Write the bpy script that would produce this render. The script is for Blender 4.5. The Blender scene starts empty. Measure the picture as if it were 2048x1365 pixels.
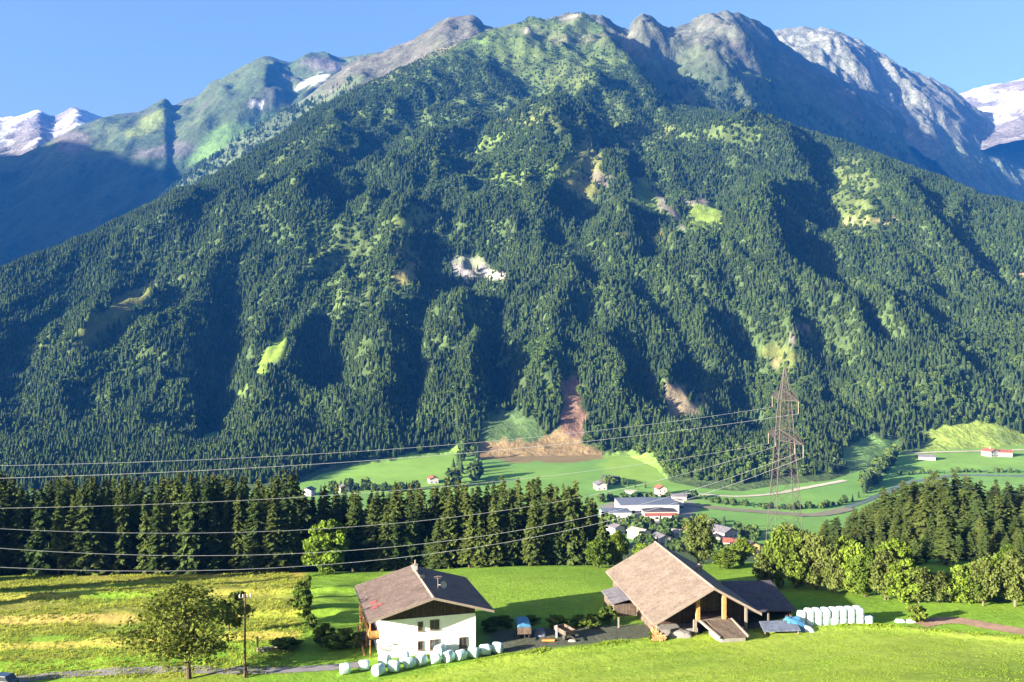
import bpy, math, random
import numpy as np
from mathutils import Vector, Matrix
random.seed(7)
RNG = np.random.default_rng(11)
F_, CX, CY = 1774.0, 1024.0, 682.5
scn = bpy.context.scene
COL = scn.collection
R = math.radians

# ------------------------------------------------------------------ tagging / object helpers
def tag(o, label=None, cat=None, group=None, kind=None):
    if label: o['label'] = label
    if cat: o['category'] = cat
    if group: o['group'] = group
    if kind: o['kind'] = kind
    return o
def empty(name, loc, rz=0.0, label=None, cat=None, group=None):
    o = bpy.data.objects.new(name, None); COL.objects.link(o)
    o.location = loc; o.rotation_euler = (0, 0, rz); o.empty_display_size = 0.3
    return tag(o, label, cat, group)
def link_mesh(name, me, parent=None, mats=()):
    for m in mats: me.materials.append(m)
    o = bpy.data.objects.new(name, me); COL.objects.link(o)
    if parent is not None: o.parent = parent
    return o
def mesh_arr(name, V, F):
    """V (n,3) array, F (m,k) index array -> mesh, k = 3 or 4"""
    V = np.asarray(V, dtype=np.float32); F = np.asarray(F, dtype=np.int32)
    me = bpy.data.meshes.new(name)
    me.vertices.add(len(V)); me.vertices.foreach_set('co', V.ravel())
    m, k = F.shape
    me.loops.add(m * k); me.loops.foreach_set('vertex_index', F.ravel())
    me.polygons.add(m)
    me.polygons.foreach_set('loop_start', np.arange(0, m * k, k, dtype=np.int32))
    me.polygons.foreach_set('loop_total', np.full(m, k, dtype=np.int32))
    me.update(calc_edges=True)
    return me
class MB:
    def __init__(s): s.v = []; s.f = []; s.mi = []
    def poly(s, pts, mi=0):
        n = len(s.v); s.v += [tuple(p) for p in pts]; s.f.append(tuple(range(n, n + len(pts)))); s.mi.append(mi)
    def prism(s, pts, d, mi=0):
        """closed prism: polygon pts swept by vector d"""
        n = len(pts); b = len(s.v); d = Vector(d)
        s.v += [tuple(p) for p in pts] + [tuple(Vector(p) + d) for p in pts]
        s.f.append(tuple(range(b + n - 1, b - 1, -1))); s.f.append(tuple(range(b + n, b + 2 * n))); s.mi += [mi, mi]
        for i in range(n):
            j = (i + 1) % n; s.f.append((b + i, b + j, b + n + j, b + n + i)); s.mi.append(mi)
    def box(s, x0, y0, z0, x1, y1, z1, mi=0):
        s.prism([(x0, y0, z0), (x1, y0, z0), (x1, y1, z0), (x0, y1, z0)], (0, 0, z1 - z0), mi)
    def beam(s, p, q, w, h=None, mi=0):
        p = Vector(p); q = Vector(q); d = q - p; h = h or w
        u = d.cross(Vector((0, 0, 1)))
        if u.length < 1e-5: u = Vector((1, 0, 0))
        u.normalize(); t = u.cross(d).normalized()
        s.prism([p - u*w/2 - t*h/2, p + u*w/2 - t*h/2, p + u*w/2 + t*h/2, p - u*w/2 + t*h/2], d, mi)
    def cyl(s, p, q, r0, r1=None, n=10, mi=0, caps=True):
        p = Vector(p); q = Vector(q); r1 = r0 if r1 is None else r1
        d = (q - p); a = d.orthogonal().normalized(); c = d.cross(a).normalized(); b = len(s.v)
        for pt, r in ((p, r0), (q, r1)):
            for i in range(n):
                t = 2 * math.pi * i / n; s.v.append(tuple(pt + (a * math.cos(t) + c * math.sin(t)) * r))
        for i in range(n):
            j = (i + 1) % n; s.f.append((b + i, b + j, b + n + j, b + n + i)); s.mi.append(mi)
        if caps:
            s.f.append(tuple(range(b + n - 1, b - 1, -1))); s.f.append(tuple(range(b + n, b + 2 * n))); s.mi += [mi, mi]
    def build(s, name, mats, parent=None, smooth=False, bevel=0.0):
        me = bpy.data.meshes.new(name); me.from_pydata(s.v, [], s.f); me.update()
        mats = mats if isinstance(mats, (list, tuple)) else [mats]
        o = link_mesh(name, me, parent, mats)
        me.polygons.foreach_set('material_index', s.mi)
        if smooth: me.polygons.foreach_set('use_smooth', [True] * len(me.polygons))
        if bevel:
            b = o.modifiers.new('bevel', 'BEVEL'); b.width = bevel; b.segments = 2; b.limit_method = 'ANGLE'
        return o
def copy_tree(o, parent=None):
    c = o.copy(); COL.objects.link(c)
    if parent is not None: c.parent = parent
    for ch in list(o.children): copy_tree(ch, c)
    return c

# ------------------------------------------------------------------ numpy noise
def _hash(ix, iy, seed):
    n = (ix.astype(np.int64) * 374761393 + iy.astype(np.int64) * 668265263 + seed * 974634777) & 0x7fffffff
    n = ((n ^ (n >> 13)) * 1274126177) & 0x7fffffff
    n = (n ^ (n >> 16)) & 0xffff
    return n / 65535.0
def vnoise(x, y, seed=0):
    x = np.asarray(x, float); y = np.asarray(y, float)
    ix = np.floor(x); iy = np.floor(y); fx = x - ix; fy = y - iy
    fx = fx*fx*fx*(fx*(fx*6-15)+10); fy = fy*fy*fy*(fy*(fy*6-15)+10)
    a = _hash(ix, iy, seed); b = _hash(ix+1, iy, seed); c = _hash(ix, iy+1, seed); d = _hash(ix+1, iy+1, seed)
    return (a*(1-fx)+b*fx)*(1-fy) + (c*(1-fx)+d*fx)*fy
def fbm(x, y, oct=4, seed=0, gain=.5):
    s = 0; a = 1; t = 0
    for k in range(oct):
        s = s + a*(vnoise(x, y, seed+k*17)*2-1); t += a; a *= gain
        x, y = x*1.9*.8-y*1.9*.6+3.1, x*1.9*.6+y*1.9*.8+7.7
    return s/t
def ridged(x, y, oct=4, seed=0, gain=.5):
    s = 0; a = 1; t = 0
    for k in range(oct):
        s = s + a*(1-np.abs(vnoise(x, y, seed+k*17)*2-1)*2); t += a; a *= gain
        x, y = x*1.9*.8-y*1.9*.6+3.1, x*1.9*.6+y*1.9*.8+7.7
    return s/t
def smooth01(t): t = np.clip(t, 0, 1); return t*t*(3-2*t)

# ------------------------------------------------------------------ materials
def new_mat(name):
    m = bpy.data.materials.new(name); m.use_nodes = True
    nt = m.node_tree; nt.nodes.clear()
    out = nt.nodes.new('ShaderNodeOutputMaterial')
    return m, nt, out
def N(nt, t, **kw):
    n = nt.nodes.new(t)
    for k, v in kw.items():
        if k in n.inputs: n.inputs[k].default_value = v
        else: setattr(n, k, v)
    return n
def noise_mul(nt, scale, lo, hi, detail=4.0, coord='Object', rough=.6):
    tc = N(nt, 'ShaderNodeTexCoord'); nz = N(nt, 'ShaderNodeTexNoise', Scale=scale, Detail=detail, Roughness=rough)
    nt.links.new(tc.outputs[coord], nz.inputs['Vector'])
    mr = N(nt, 'ShaderNodeMapRange'); mr.inputs[1].default_value = .3; mr.inputs[2].default_value = .7
    mr.inputs[3].default_value = lo; mr.inputs[4].default_value = hi
    nt.links.new(nz.outputs[0], mr.inputs[0])
    return mr.outputs[0], nz.outputs[0], tc
def mulcol(nt, col_out, val_out):
    mx = N(nt, 'ShaderNodeVectorMath', operation='SCALE')
    nt.links.new(col_out, mx.inputs[0]); nt.links.new(val_out, mx.inputs['Scale'])
    return mx.outputs[0]
def mat_simple(name, col, rough=.8, nscale=3.0, lo=.8, hi=1.15, bump=.0, bdist=.02, metal=0.0, bscale=None, spec=.3):
    m, nt, out = new_mat(name)
    b = N(nt, 'ShaderNodeBsdfPrincipled', Roughness=rough, Metallic=metal)
    b.inputs['Specular IOR Level'].default_value = spec
    rgb = N(nt, 'ShaderNodeRGB'); rgb.outputs[0].default_value = (*col, 1)
    mu, raw, tc = noise_mul(nt, nscale, lo, hi)
    nt.links.new(mulcol(nt, rgb.outputs[0], mu), b.inputs['Base Color'])
    if bump:
        bn = N(nt, 'ShaderNodeTexNoise', Scale=bscale or nscale*4, Detail=4.0)
        nt.links.new(tc.outputs['Object'], bn.inputs['Vector'])
        bp = N(nt, 'ShaderNodeBump', Strength=bump, Distance=bdist)
        nt.links.new(bn.outputs[0], bp.inputs['Height']); nt.links.new(bp.outputs[0], b.inputs['Normal'])
    nt.links.new(b.outputs[0], out.inputs[0])
    return m
def mat_terrain(name, scales, bump=.5, bdist=1.0, bscale=.5, rough=.95):
    """vertex colour 'Col' (true surface colour) varied by layered noise"""
    m, nt, out = new_mat(name)
    b = N(nt, 'ShaderNodeBsdfPrincipled', Roughness=rough); b.inputs['Specular IOR Level'].default_value = .1
    at = N(nt, 'ShaderNodeAttribute', attribute_name='Col'); cur = at.outputs['Color']
    for sc, lo, hi in scales:
        mu, raw, tc = noise_mul(nt, sc, lo, hi); cur = mulcol(nt, cur, mu)
    nt.links.new(cur, b.inputs['Base Color'])
    bn = N(nt, 'ShaderNodeTexNoise', Scale=bscale, Detail=6.0, Roughness=.65)
    tc = N(nt, 'ShaderNodeTexCoord'); nt.links.new(tc.outputs['Object'], bn.inputs['Vector'])
    bp = N(nt, 'ShaderNodeBump', Strength=bump, Distance=bdist)
    nt.links.new(bn.outputs[0], bp.inputs['Height']); nt.links.new(bp.outputs[0], b.inputs['Normal'])
    nt.links.new(b.outputs[0], out.inputs[0])
    return m
def mat_leaf(name, c0, c1, transl=.3, lo=.7, hi=1.3, nscale=.35):
    """foliage: hue picked per tree between c0 and c1, mottled over the crown, some light let through"""
    m, nt, out = new_mat(name)
    oi = N(nt, 'ShaderNodeObjectInfo')
    mx = N(nt, 'ShaderNodeMix', data_type='RGBA'); mx.inputs['A'].default_value = (*c0, 1); mx.inputs['B'].default_value = (*c1, 1)
    nt.links.new(oi.outputs['Random'], mx.inputs['Factor'])
    ge = N(nt, 'ShaderNodeNewGeometry')
    nz = N(nt, 'ShaderNodeTexNoise', Scale=nscale, Detail=3.0); nt.links.new(ge.outputs['Position'], nz.inputs['Vector'])
    mr = N(nt, 'ShaderNodeMapRange'); mr.inputs[1].default_value = .3; mr.inputs[2].default_value = .7; mr.inputs[3].default_value = lo; mr.inputs[4].default_value = hi
    nt.links.new(nz.outputs[0], mr.inputs[0])
    cur = mulcol(nt, mx.outputs['Result'], mr.outputs[0])
    d = N(nt, 'ShaderNodeBsdfDiffuse'); t = N(nt, 'ShaderNodeBsdfTranslucent'); ms = N(nt, 'ShaderNodeMixShader'); ms.inputs[0].default_value = transl
    nt.links.new(cur, d.inputs[0]); nt.links.new(cur, t.inputs[0]); nt.links.new(d.outputs[0], ms.inputs[1]); nt.links.new(t.outputs[0], ms.inputs[2])
    nt.links.new(ms.outputs[0], out.inputs[0])
    return m
def mat_roof(name, col, pitch_axis_scale=3.0, lo=.75, hi=1.2, rough=.75):
    """tiled or shingled roof: courses across the slope, uneven weathering"""
    m, nt, out = new_mat(name)
    b = N(nt, 'ShaderNodeBsdfPrincipled', Roughness=rough); b.inputs['Specular IOR Level'].default_value = .25
    rgb = N(nt, 'ShaderNodeRGB'); rgb.outputs[0].default_value = (*col, 1)
    mu, raw, tc = noise_mul(nt, .55, lo, hi); mu2, _, _ = noise_mul(nt, 2.2, .78, 1.2)
    br = N(nt, 'ShaderNodeTexBrick', Scale=1.0); br.inputs['Brick Width'].default_value = .5; br.inputs['Row Height'].default_value = .32
    br.inputs['Mortar Size'].default_value = .03
    br.inputs['Color1'].default_value = (.92, .92, .92, 1); br.inputs['Color2'].default_value = (1.1, 1.06, 1.04, 1); br.inputs['Mortar'].default_value = (.86, .86, .86, 1)
    mp = N(nt, 'ShaderNodeMapping'); mp.inputs['Rotation'].default_value = (0, 0, R(90))
    nt.links.new(tc.outputs['Object'], mp.inputs[0]); nt.links.new(mp.outputs[0], br.inputs['Vector'])
    c = mulcol(nt, mulcol(nt, rgb.outputs[0], mu), mu2)
    mm = N(nt, 'ShaderNodeVectorMath', operation='MULTIPLY'); nt.links.new(c, mm.inputs[0]); nt.links.new(br.outputs['Color'], mm.inputs[1])
    nt.links.new(mm.outputs[0], b.inputs['Base Color'])
    bp = N(nt, 'ShaderNodeBump', Strength=.22, Distance=.03); nt.links.new(br.outputs['Fac'], bp.inputs['Height']); bp.invert = True
    nt.links.new(bp.outputs[0], b.inputs['Normal'])
    nt.links.new(b.outputs[0], out.inputs[0])
    return m
def mat_planks(name, col, horiz=False, period=.22, lo=.65, hi=1.25):
    m, nt, out = new_mat(name)
    b = N(nt, 'ShaderNodeBsdfPrincipled', Roughness=.85); b.inputs['Specular IOR Level'].default_value = .2
    rgb = N(nt, 'ShaderNodeRGB'); rgb.outputs[0].default_value = (*col, 1)
    mu, raw, tc = noise_mul(nt, 2.0, lo, hi)
    sp = N(nt, 'ShaderNodeSeparateXYZ'); nt.links.new(tc.outputs['Object'], sp.inputs[0])
    ad = N(nt, 'ShaderNodeMath', operation='ADD'); nt.links.new(sp.outputs[0], ad.inputs[0]); nt.links.new(sp.outputs[1], ad.inputs[1])
    dv = N(nt, 'ShaderNodeMath', operation='DIVIDE'); dv.inputs[1].default_value = period
    nt.links.new(sp.outputs[2] if horiz else ad.outputs[0], dv.inputs[0])
    fr = N(nt, 'ShaderNodeMath', operation='FRACT'); nt.links.new(dv.outputs[0], fr.inputs[0])
    fl = N(nt, 'ShaderNodeMath', operation='FLOOR'); nt.links.new(dv.outputs[0], fl.inputs[0])
    wn = N(nt, 'ShaderNodeTexWhiteNoise', noise_dimensions='1D'); nt.links.new(fl.outputs[0], wn.inputs['W'])
    mr = N(nt, 'ShaderNodeMapRange'); mr.inputs[3].default_value = .7; mr.inputs[4].default_value = 1.15; nt.links.new(wn.outputs['Value'], mr.inputs[0])
    gt = N(nt, 'ShaderNodeMath', operation='GREATER_THAN'); gt.inputs[1].default_value = .1; nt.links.new(fr.outputs[0], gt.inputs[0])
    g2 = N(nt, 'ShaderNodeMapRange'); g2.inputs[3].default_value = .45; nt.links.new(gt.outputs[0], g2.inputs[0])
    c = mulcol(nt, mulcol(nt, mulcol(nt, rgb.outputs[0], mu), mr.outputs[0]), g2.outputs[0])
    nt.links.new(c, b.inputs['Base Color']); nt.links.new(b.outputs[0], out.inputs[0])
    return m
M = {}
M['ground'] = mat_terrain('meadow_grass', [(.02, .88, 1.12), (.11, .86, 1.14), (.9, .8, 1.18), (5.0, .75, 1.25)], bump=.6, bdist=.25, bscale=1.6)
M['valley'] = mat_terrain('valley_meadow', [(.006, .88, 1.12), (.05, .88, 1.12)], bump=.3, bdist=1.0, bscale=.1)
M['mount'] = mat_terrain('mountain_slope', [(.004, .8, 1.2), (.03, .7, 1.3), (.15, .7, 1.3)], bump=.7, bdist=8.0, bscale=.05)
M['far'] = mat_terrain('far_slope', [(.002, .8, 1.2), (.012, .7, 1.3), (.05, .7, 1.3)], bump=.8, bdist=25.0, bscale=.015)
M['rock'] = mat_terrain('bare_rock', [(.002, .85, 1.15), (.012, .72, 1.25), (.05, .7, 1.3)], bump=1.0, bdist=40.0, bscale=.012)
M['spruce'] = mat_leaf('spruce_needles', (.04, .065, .02), (.08, .102, .025), .15)
M['spruce_far'] = mat_leaf('mountain_conifer', (.026, .046, .018), (.044, .064, .022), .15, .72, 1.28, .02)
M['leaf_far'] = mat_leaf('mountain_broadleaf', (.045, .078, .02), (.072, .105, .026), .2, .75, 1.25, .02)
M['leaf'] = mat_leaf('broadleaf_green', (.075, .12, .02), (.11, .15, .025), .3)
M['leaf_grey'] = mat_leaf('broadleaf_greygreen', (.085, .11, .03), (.11, .135, .035), .3)
M['leaf_bright'] = mat_leaf('broadleaf_bright', (.12, .19, .024), (.15, .21, .028), .35)
M['leaf_olive'] = mat_leaf('broadleaf_olive', (.105, .135, .026), (.12, .145, .028), .35)
M['bark'] = mat_simple('bark', (.07, .05, .035), .95, 3, .6, 1.3, .6, .05)
M['barkpale'] = mat_simple('bark_pale', (.16, .12, .08), .95, 3, .6, 1.3, .6, .05)
M['plaster'] = mat_simple('white_plaster', (.86, .85, .83), .9, .8, .93, 1.03, .2, .01)
M['villagewall'] = mat_simple('greyed_plaster', (.36, .35, .34), .9, .4, .9, 1.06)
M['plasterwarm'] = mat_simple('cream_plaster', (.46, .41, .33), .9, .4, .92, 1.05)
M['plasterpink'] = mat_simple('pink_plaster', (.40, .31, .28), .9, .4, .92, 1.05)
M['yellowwall'] = mat_simple('ochre_plaster', (.55, .38, .14), .9, .4, .92, 1.05)
M['darkwood'] = mat_planks('dark_timber', (.07, .045, .03))
M['barnwood'] = mat_planks('weathered_timber', (.12, .09, .07))
M['warmwood'] = mat_planks('honey_timber', (.42, .22, .08), lo=.8, hi=1.15)
M['greywood'] = mat_planks('grey_timber', (.19, .16, .135), lo=.8, hi=1.15)
M['roof_house'] = mat_roof('brown_roof_tile', (.112, .084, .072))
M['roof_barn'] = mat_roof('weathered_roof_shingle', (.148, .116, .095))
M['roof_red'] = mat_roof('red_roof_tile', (.20, .075, .05))
M['roof_grey'] = mat_roof('grey_roof', (.12, .115, .13))
M['roof_dark'] = mat_roof('dark_roof', (.055, .05, .06))
M['roof_pale'] = mat_roof('pale_roof', (.26, .235, .21))
M['roof_blue'] = mat_roof('blue_grey_roof', (.11, .13, .18))
M['redpatch'] = mat_simple('red_tile_patch', (.19, .055, .05), .8)
M['trimwood'] = mat_simple('bleached_trim', (.22, .175, .15), .8, 2, .85, 1.1)
M['glass'] = mat_simple('dark_window_glass', (.03, .035, .04), .12, 1, .9, 1.1, spec=.5)
M['framewood'] = mat_simple('window_frame', (.16, .10, .07), .7)
M['white'] = mat_simple('white_paint', (.78, .78, .77), .6, 2, .94, 1.04)
M['bale'] = mat_simple('bale_wrap', (.46, .62, .62), .32, 2.2, .78, 1.12, .35, .03, bscale=5, spec=.5)
M['bale_white'] = mat_simple('white_bale_wrap', (.58, .70, .71), .35, 1.6, .92, 1.06, .35, .03, bscale=5, spec=.5)
M['tarp'] = mat_simple('blue_tarpaulin', (.045, .15, .27), .5, 1.5, .8, 1.2, .6, .05, spec=.4)
M['tarpwhite'] = mat_simple('pale_plastic_sheet', (.45, .5, .53), .45, 1.5, .9, 1.08, .6, .05)
M['steel'] = mat_simple('galvanised_steel', (.055, .047, .047), .7, 2, .8, 1.15)
M['wire'] = mat_simple('aluminium_conductor', (.70, .68, .68), .35, 1, .95, 1.05, metal=.3)
M['iron'] = mat_simple('dark_iron', (.05, .05, .055), .6, 2, .8, 1.2, metal=.4)
M['rubber'] = mat_simple('tyre_rubber', (.02, .02, .02), .85)
M['asphalt'] = mat_simple('grey_asphalt', (.165, .155, .16), .9, .6, .88, 1.1, .3, .02, bscale=20)
M['dirt'] = mat_simple('brown_dirt_track', (.25, .16, .11), .95, .5, .75, 1.2, .5, .06, bscale=3)
M['gravelpath'] = mat_simple('pale_gravel', (.40, .35, .27), .95, .2, .85, 1.1)
M['soil'] = mat_simple('brown_field_path', (.15, .135, .09), .95, .05, .8, 1.15)
M['water'] = mat_simple('river_water', (.12, .15, .15), .25, .05, .85, 1.1, .3, .1, bscale=.6, spec=.5)
M['stone'] = mat_simple('field_stone', (.20, .19, .175), .9, 2, .75, 1.15, .6, .05)
M['orange'] = mat_simple('orange_board', (.60, .20, .05), .7)
M['carpaint'] = mat_simple('dark_blue_car_paint', (.03, .05, .08), .25, 1, .95, 1.05, spec=.6)
M['rough_grass'] = mat_leaf('long_grass', (.22, .27, .04), (.26, .28, .05), .45, .75, 1.3, .3)
M['green_grass'] = mat_leaf('edge_grass', (.20, .29, .03), (.20, .29, .03), .4, .75, 1.25, .3)
M['logend'] = mat_simple('split_log', (.42, .22, .10), .9, 4, .55, 1.25)

# ------------------------------------------------------------------ terrain heights
def yfoot(x):
    return np.interp(x, [-200, -60, -28, -18, -.8, 18, 50, 67, 200], [98, 101, 104.5, 107, 116, 120.5, 125.5, 117.5, 108])
_kx = np.arange(-220, 221, 1.0)
_kf = yfoot(_kx); _kf = np.convolve(np.pad(_kf, 6, mode='edge'), np.ones(13)/13, 'valid')
def zplat(x): return -41.05 + .021*np.clip(x, -70, 70)
BACKY = [0, 124, 133, 150, 182, 222, 300, 420, 520, 620, 3000]
BACKZ = [0, 0, -.4, -1.3, -5.0, -19, -47, -77, -87, -89, -89]
def zvalley(x, Y): return -130 + .07*np.maximum(0, Y-760)
def hnear(x, Y):
    x = np.asarray(x, float); Y = np.asarray(Y, float)
    zp = zplat(x); u = Y - np.interp(x, _kx, _kf); v = np.maximum(0, -u)
    rise = .065*v + .00235*v*v
    rise = np.where(Y < 0, rise*(1-.0) - .0012*Y*Y*0, rise)
    back = (np.interp(Y-4, BACKY, BACKZ) + np.interp(Y, BACKY, BACKZ) + np.interp(Y+4, BACKY, BACKZ))/3
    back = back + 12*np.exp(-((x-112)/42)**2-((Y-238)/32)**2)
    lip = .35*np.exp(-((u+.6)/1.0)**2)*smooth01((x+10)/8)
    z = zp*np.where(u > 0, 1, 1) + rise + np.where(u > 0, back, 0) + lip
    # small terrace banks in the rough meadow
    m = smooth01((-22-x)/8)*(Y > 105)
    b1 = 135 + .045*(x+60); b2 = 122.5 + .05*(x+60); b3 = 152 + .03*(x+60)
    z = z + m*(.9*smooth01((Y-b1)/1.6) - .9*smooth01((Y-b1-1.6)/16) + .8*smooth01((Y-b2)/1.3) - .8*smooth01((Y-b2-1.3)/9)
               + .8*smooth01((Y-b3)/1.6) - .8*smooth01((Y-b3-1.6)/14))
    rough = m*smooth01((Y-110)/4)*smooth01((180-Y)/8)
    z = z + rough*(.28*fbm(x*.35, Y*.5, 3, 5) + .25*fbm(x*.09, Y*.12, 2, 9))
    z = z + .35*fbm(x*.03, Y*.03, 2, 3)*smooth01((np.abs(Y-118)-9)/25)
    return z
def hground(x, Y):
    zn = hnear(x, Y); t = smooth01((Y-560)/120)
    return zn*(1-t) + zvalley(x, Y)*t
def cast(px, py, y0=60., y1=1400., fn=hground):
    """the point of the ground seen at a pixel of the photograph"""
    Ys = np.linspace(y0, y1, 6000); xs = (px-CX)/F_*Ys; zr = -(py-CY)/F_*Ys
    hit = np.nonzero(fn(xs, Ys) >= zr)[0]
    i = hit[0] if len(hit) else len(Ys)-1
    return Vector((xs[i], Ys[i], float(fn(xs[i], Ys[i]))))
def proj(x, Y, z): return CX + F_*x/Y, CY - F_*z/Y
def gz(x, y): return float(hground(x, y))

def inpoly(px, py, poly):
    c = np.zeros(np.shape(px), bool); n = len(poly)
    for i in range(n):
        x0, y0 = poly[i]; x1, y1 = poly[(i+1) % n]
        if y0 == y1: continue
        c ^= ((y0 > py) != (y1 > py)) & (px < (x1-x0)*(py-y0)/(y1-y0)+x0)
    return c
def grid_mesh(name, X, Y, Z, Cc, mat, label, cat=None, kind='structure', smooth=True):
    n, m = X.shape
    V = np.stack([X, Y, Z], -1).reshape(-1, 3)
    i = np.arange(n*m).reshape(n, m)
    F = np.stack([i[:-1, :-1], i[1:, :-1], i[1:, 1:], i[:-1, 1:]], -1).reshape(-1, 4)
    me = mesh_arr(name, V, F)
    a = me.color_attributes.new('Col', 'FLOAT_COLOR', 'POINT')
    a.data.foreach_set('color', np.concatenate([Cc.reshape(-1, 3), np.ones((n*m, 1))], 1).astype(np.float32).ravel())
    if smooth: me.polygons.foreach_set('use_smooth', np.ones(len(F), bool))
    o = link_mesh(name, me, None, [mat])
    return tag(o, label, cat or name.split('.')[0].replace('_', ' '), kind=kind)
def blend(C, w, col): return C*(1-w[..., None]) + np.array(col)*w[..., None]

# ---- near ground
xs = np.concatenate([np.linspace(-420, -150, 46), np.arange(-148, 149, .95), np.linspace(150, 420, 46)])
ys = np.concatenate([np.linspace(-60, 80, 60), np.arange(80.8, 200, .8), np.linspace(201, 262, 30)])
X, Y = np.meshgrid(xs, ys, indexing='ij'); Z = hground(X, Y)
GR_FG = (.215, .30, .034); GR_FIELD = (.135, .235, .022); GR_ROUGH = (.21, .24, .035); GR_DRY = (.26, .255, .045); GR_LUSH = (.13, .25, .02)
u = Y - np.interp(X, _kx, _kf)
C = np.zeros(X.shape+(3,)) + np.array(GR_FIELD)
_n = fbm(X*.05, Y*.08, 4, 121); C = blend(C, np.clip(_n*2, 0, 1)*.5, (.175, .265, .03)); C = blend(C, np.clip(-_n*2, 0, 1)*.4, (.10, .195, .02))
C = blend(C, smooth01(-u/1.2), GR_FG)
n1 = fbm(X*.06, Y*.12, 4, 21); n2 = fbm(X*.25, Y*.4, 3, 33)
C = blend(C, smooth01(-u/2)*np.clip(-n1*2.2-.1, 0, 1)*.55, (.15, .24, .028))
C = blend(C, smooth01(-u/2)*np.clip(.5+n1*1.5, 0, 1)*.5, (.25, .32, .045))
# mowing stripes: slightly paler bands across the foreground slope
C = blend(C, smooth01(-u/3)*.35*(np.sin((Y - .25*X)*1.1 + n1*2) > .55), (.27, .34, .05))
for off in (0, 1.9):
    C = blend(C, smooth01(-u/3)*.45*smooth01(1-np.abs(-u-8-.09*(X-10)-off-.5*np.sin(X*.08))/.35), (.17, .22, .035))
hedge_x = lambda Yv: np.interp(Yv, [104, 128, 138, 180], [-27, -29.5, -33, -41.5])
rough = smooth01((hedge_x(Y)-X)/.8)*smooth01((u-.5)/1.0)*smooth01((190-Y)/5)
C = blend(C, rough, GR_ROUGH)
C = blend(C, rough*np.clip(n1*2.2+.1, 0, 1), GR_DRY)
C = blend(C, rough*np.clip(-n1*2.4-.05, 0, 1), GR_LUSH)
C = blend(C, rough*np.clip(n2*1.2-.1, 0, 1)*.3, (.16, .17, .03))
b1 = 135 + .045*(X+60); b2 = 122.5 + .05*(X+60); b3 = 152 + .03*(X+60)
C = blend(C, rough*smooth01((Y-b1+.4)/.5)*smooth01((b1+2.2-Y)/.8)*smooth01((-38-X)/6), (.29, .225, .065))
C = blend(C, rough*smooth01((Y-b2+.3)/.4)*smooth01((b2+1.6-Y)/.6)*.7, (.30, .23, .06))
C = blend(C, rough*smooth01((Y-172)/4)*smooth01((X+88)/12)*.8, (.34, .27, .06))
# lusher strip above the lane
C = blend(C, smooth01((-42-X)/4)*smooth01((Y-112)/1.5)*smooth01((119-Y)/2)*.8, (.15, .29, .02))
# yard earth between house and barn with shade painted into its colour, bare strip along the foot of the slope
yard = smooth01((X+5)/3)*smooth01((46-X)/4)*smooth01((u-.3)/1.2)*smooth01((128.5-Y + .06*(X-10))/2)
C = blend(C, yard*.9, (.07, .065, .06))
C = blend(C, smooth01((1.3-np.abs(u))/1.0)*smooth01((X+2)/4)*np.clip(.45+n2*2, 0, 1)*.8, (.30, .24, .09))
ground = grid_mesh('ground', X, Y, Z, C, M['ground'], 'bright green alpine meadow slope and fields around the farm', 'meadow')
Hd = hground

# ------------------------------------------------------------------ mountains (fan meshes: columns of equal bearing, true distance)
def sil(pts):
    a = np.array(pts, float); return lambda px: np.interp(px, a[:, 0], a[:, 1])
PYN = np.array([830, 700, 500, 300, 200, 100, 20, -60.]); PYY = np.array([1040, 1180, 1480, 2010, 2350, 2700, 3080, 3500.])
S1 = sil([(-700, 800), (-300, 640), (0, 540), (100, 505), (200, 462), (290, 420), (380, 378), (440, 345), (500, 312), (570, 265), (640, 215), (700, 190), (780, 152), (840, 120),
          (900, 92), (960, 66), (1000, 52), (1040, 42), (1060, 38), (1090, 42), (1120, 32), (1140, 24), (1165, 30), (1200, 48), (1230, 85), (1260, 120), (1300, 175), (1340, 212), (1420, 222),
          (1500, 230), (1560, 245), (1600, 262), (1680, 288), (1760, 312), (1850, 352), (1950, 395), (2048, 420), (2300, 520), (2800, 720)])
FOOT = sil([(-700, 1000), (0, 992), (560, 985), (620, 960), (640, 950), (700, 935), (800, 920), (900, 905), (960, 912), (1080, 910), (1200, 908), (1260, 912), (1310, 935), (1340, 965), (1400, 978), (1480, 985), (1560, 972),
            (1660, 962), (1740, 935), (1790, 905), (1850, 900), (1980, 892), (2048, 885), (2800, 870)])
def ycrest(py): return np.interp(py, PYN[::-1], PYY[::-1])
pxs = np.arange(-700, 2760, 6.0); Ys1 = np.concatenate([np.arange(690, 1500, 6.0), np.arange(1500, 3500, 9.0)])
H1 = np.zeros((len(pxs), len(Ys1))); YC1 = np.zeros(len(pxs))
for i, p in enumerate(pxs):
    pf = float(FOOT(p)); pc = float(S1(p))
    Yg = np.linspace(600, 1300, 1400); zv = zvalley(0, Yg); pyv = CY - F_*zv/Yg
    Yf = float(Yg[np.argmin(np.abs(pyv-pf))]); zf = float(zvalley(0, Yf))
    yc = float(ycrest(pc)); zc = (CY-pc)/F_*yc; YC1[i] = yc
    nodes = [(Yf-300, zf-60), (Yf, zf)]
    for a, b in zip(PYN, PYY):
        if a < pf-40 and a > pc+8 and b > nodes[-1][0]+40: nodes.append((b, (CY-a)/F_*b))
    nodes += [(yc, zc), (yc+120, zc-25), (yc+1500, zc-900)]
    nn = np.array(nodes); H1[i] = np.interp(Ys1, nn[:, 0], nn[:, 1])
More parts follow.
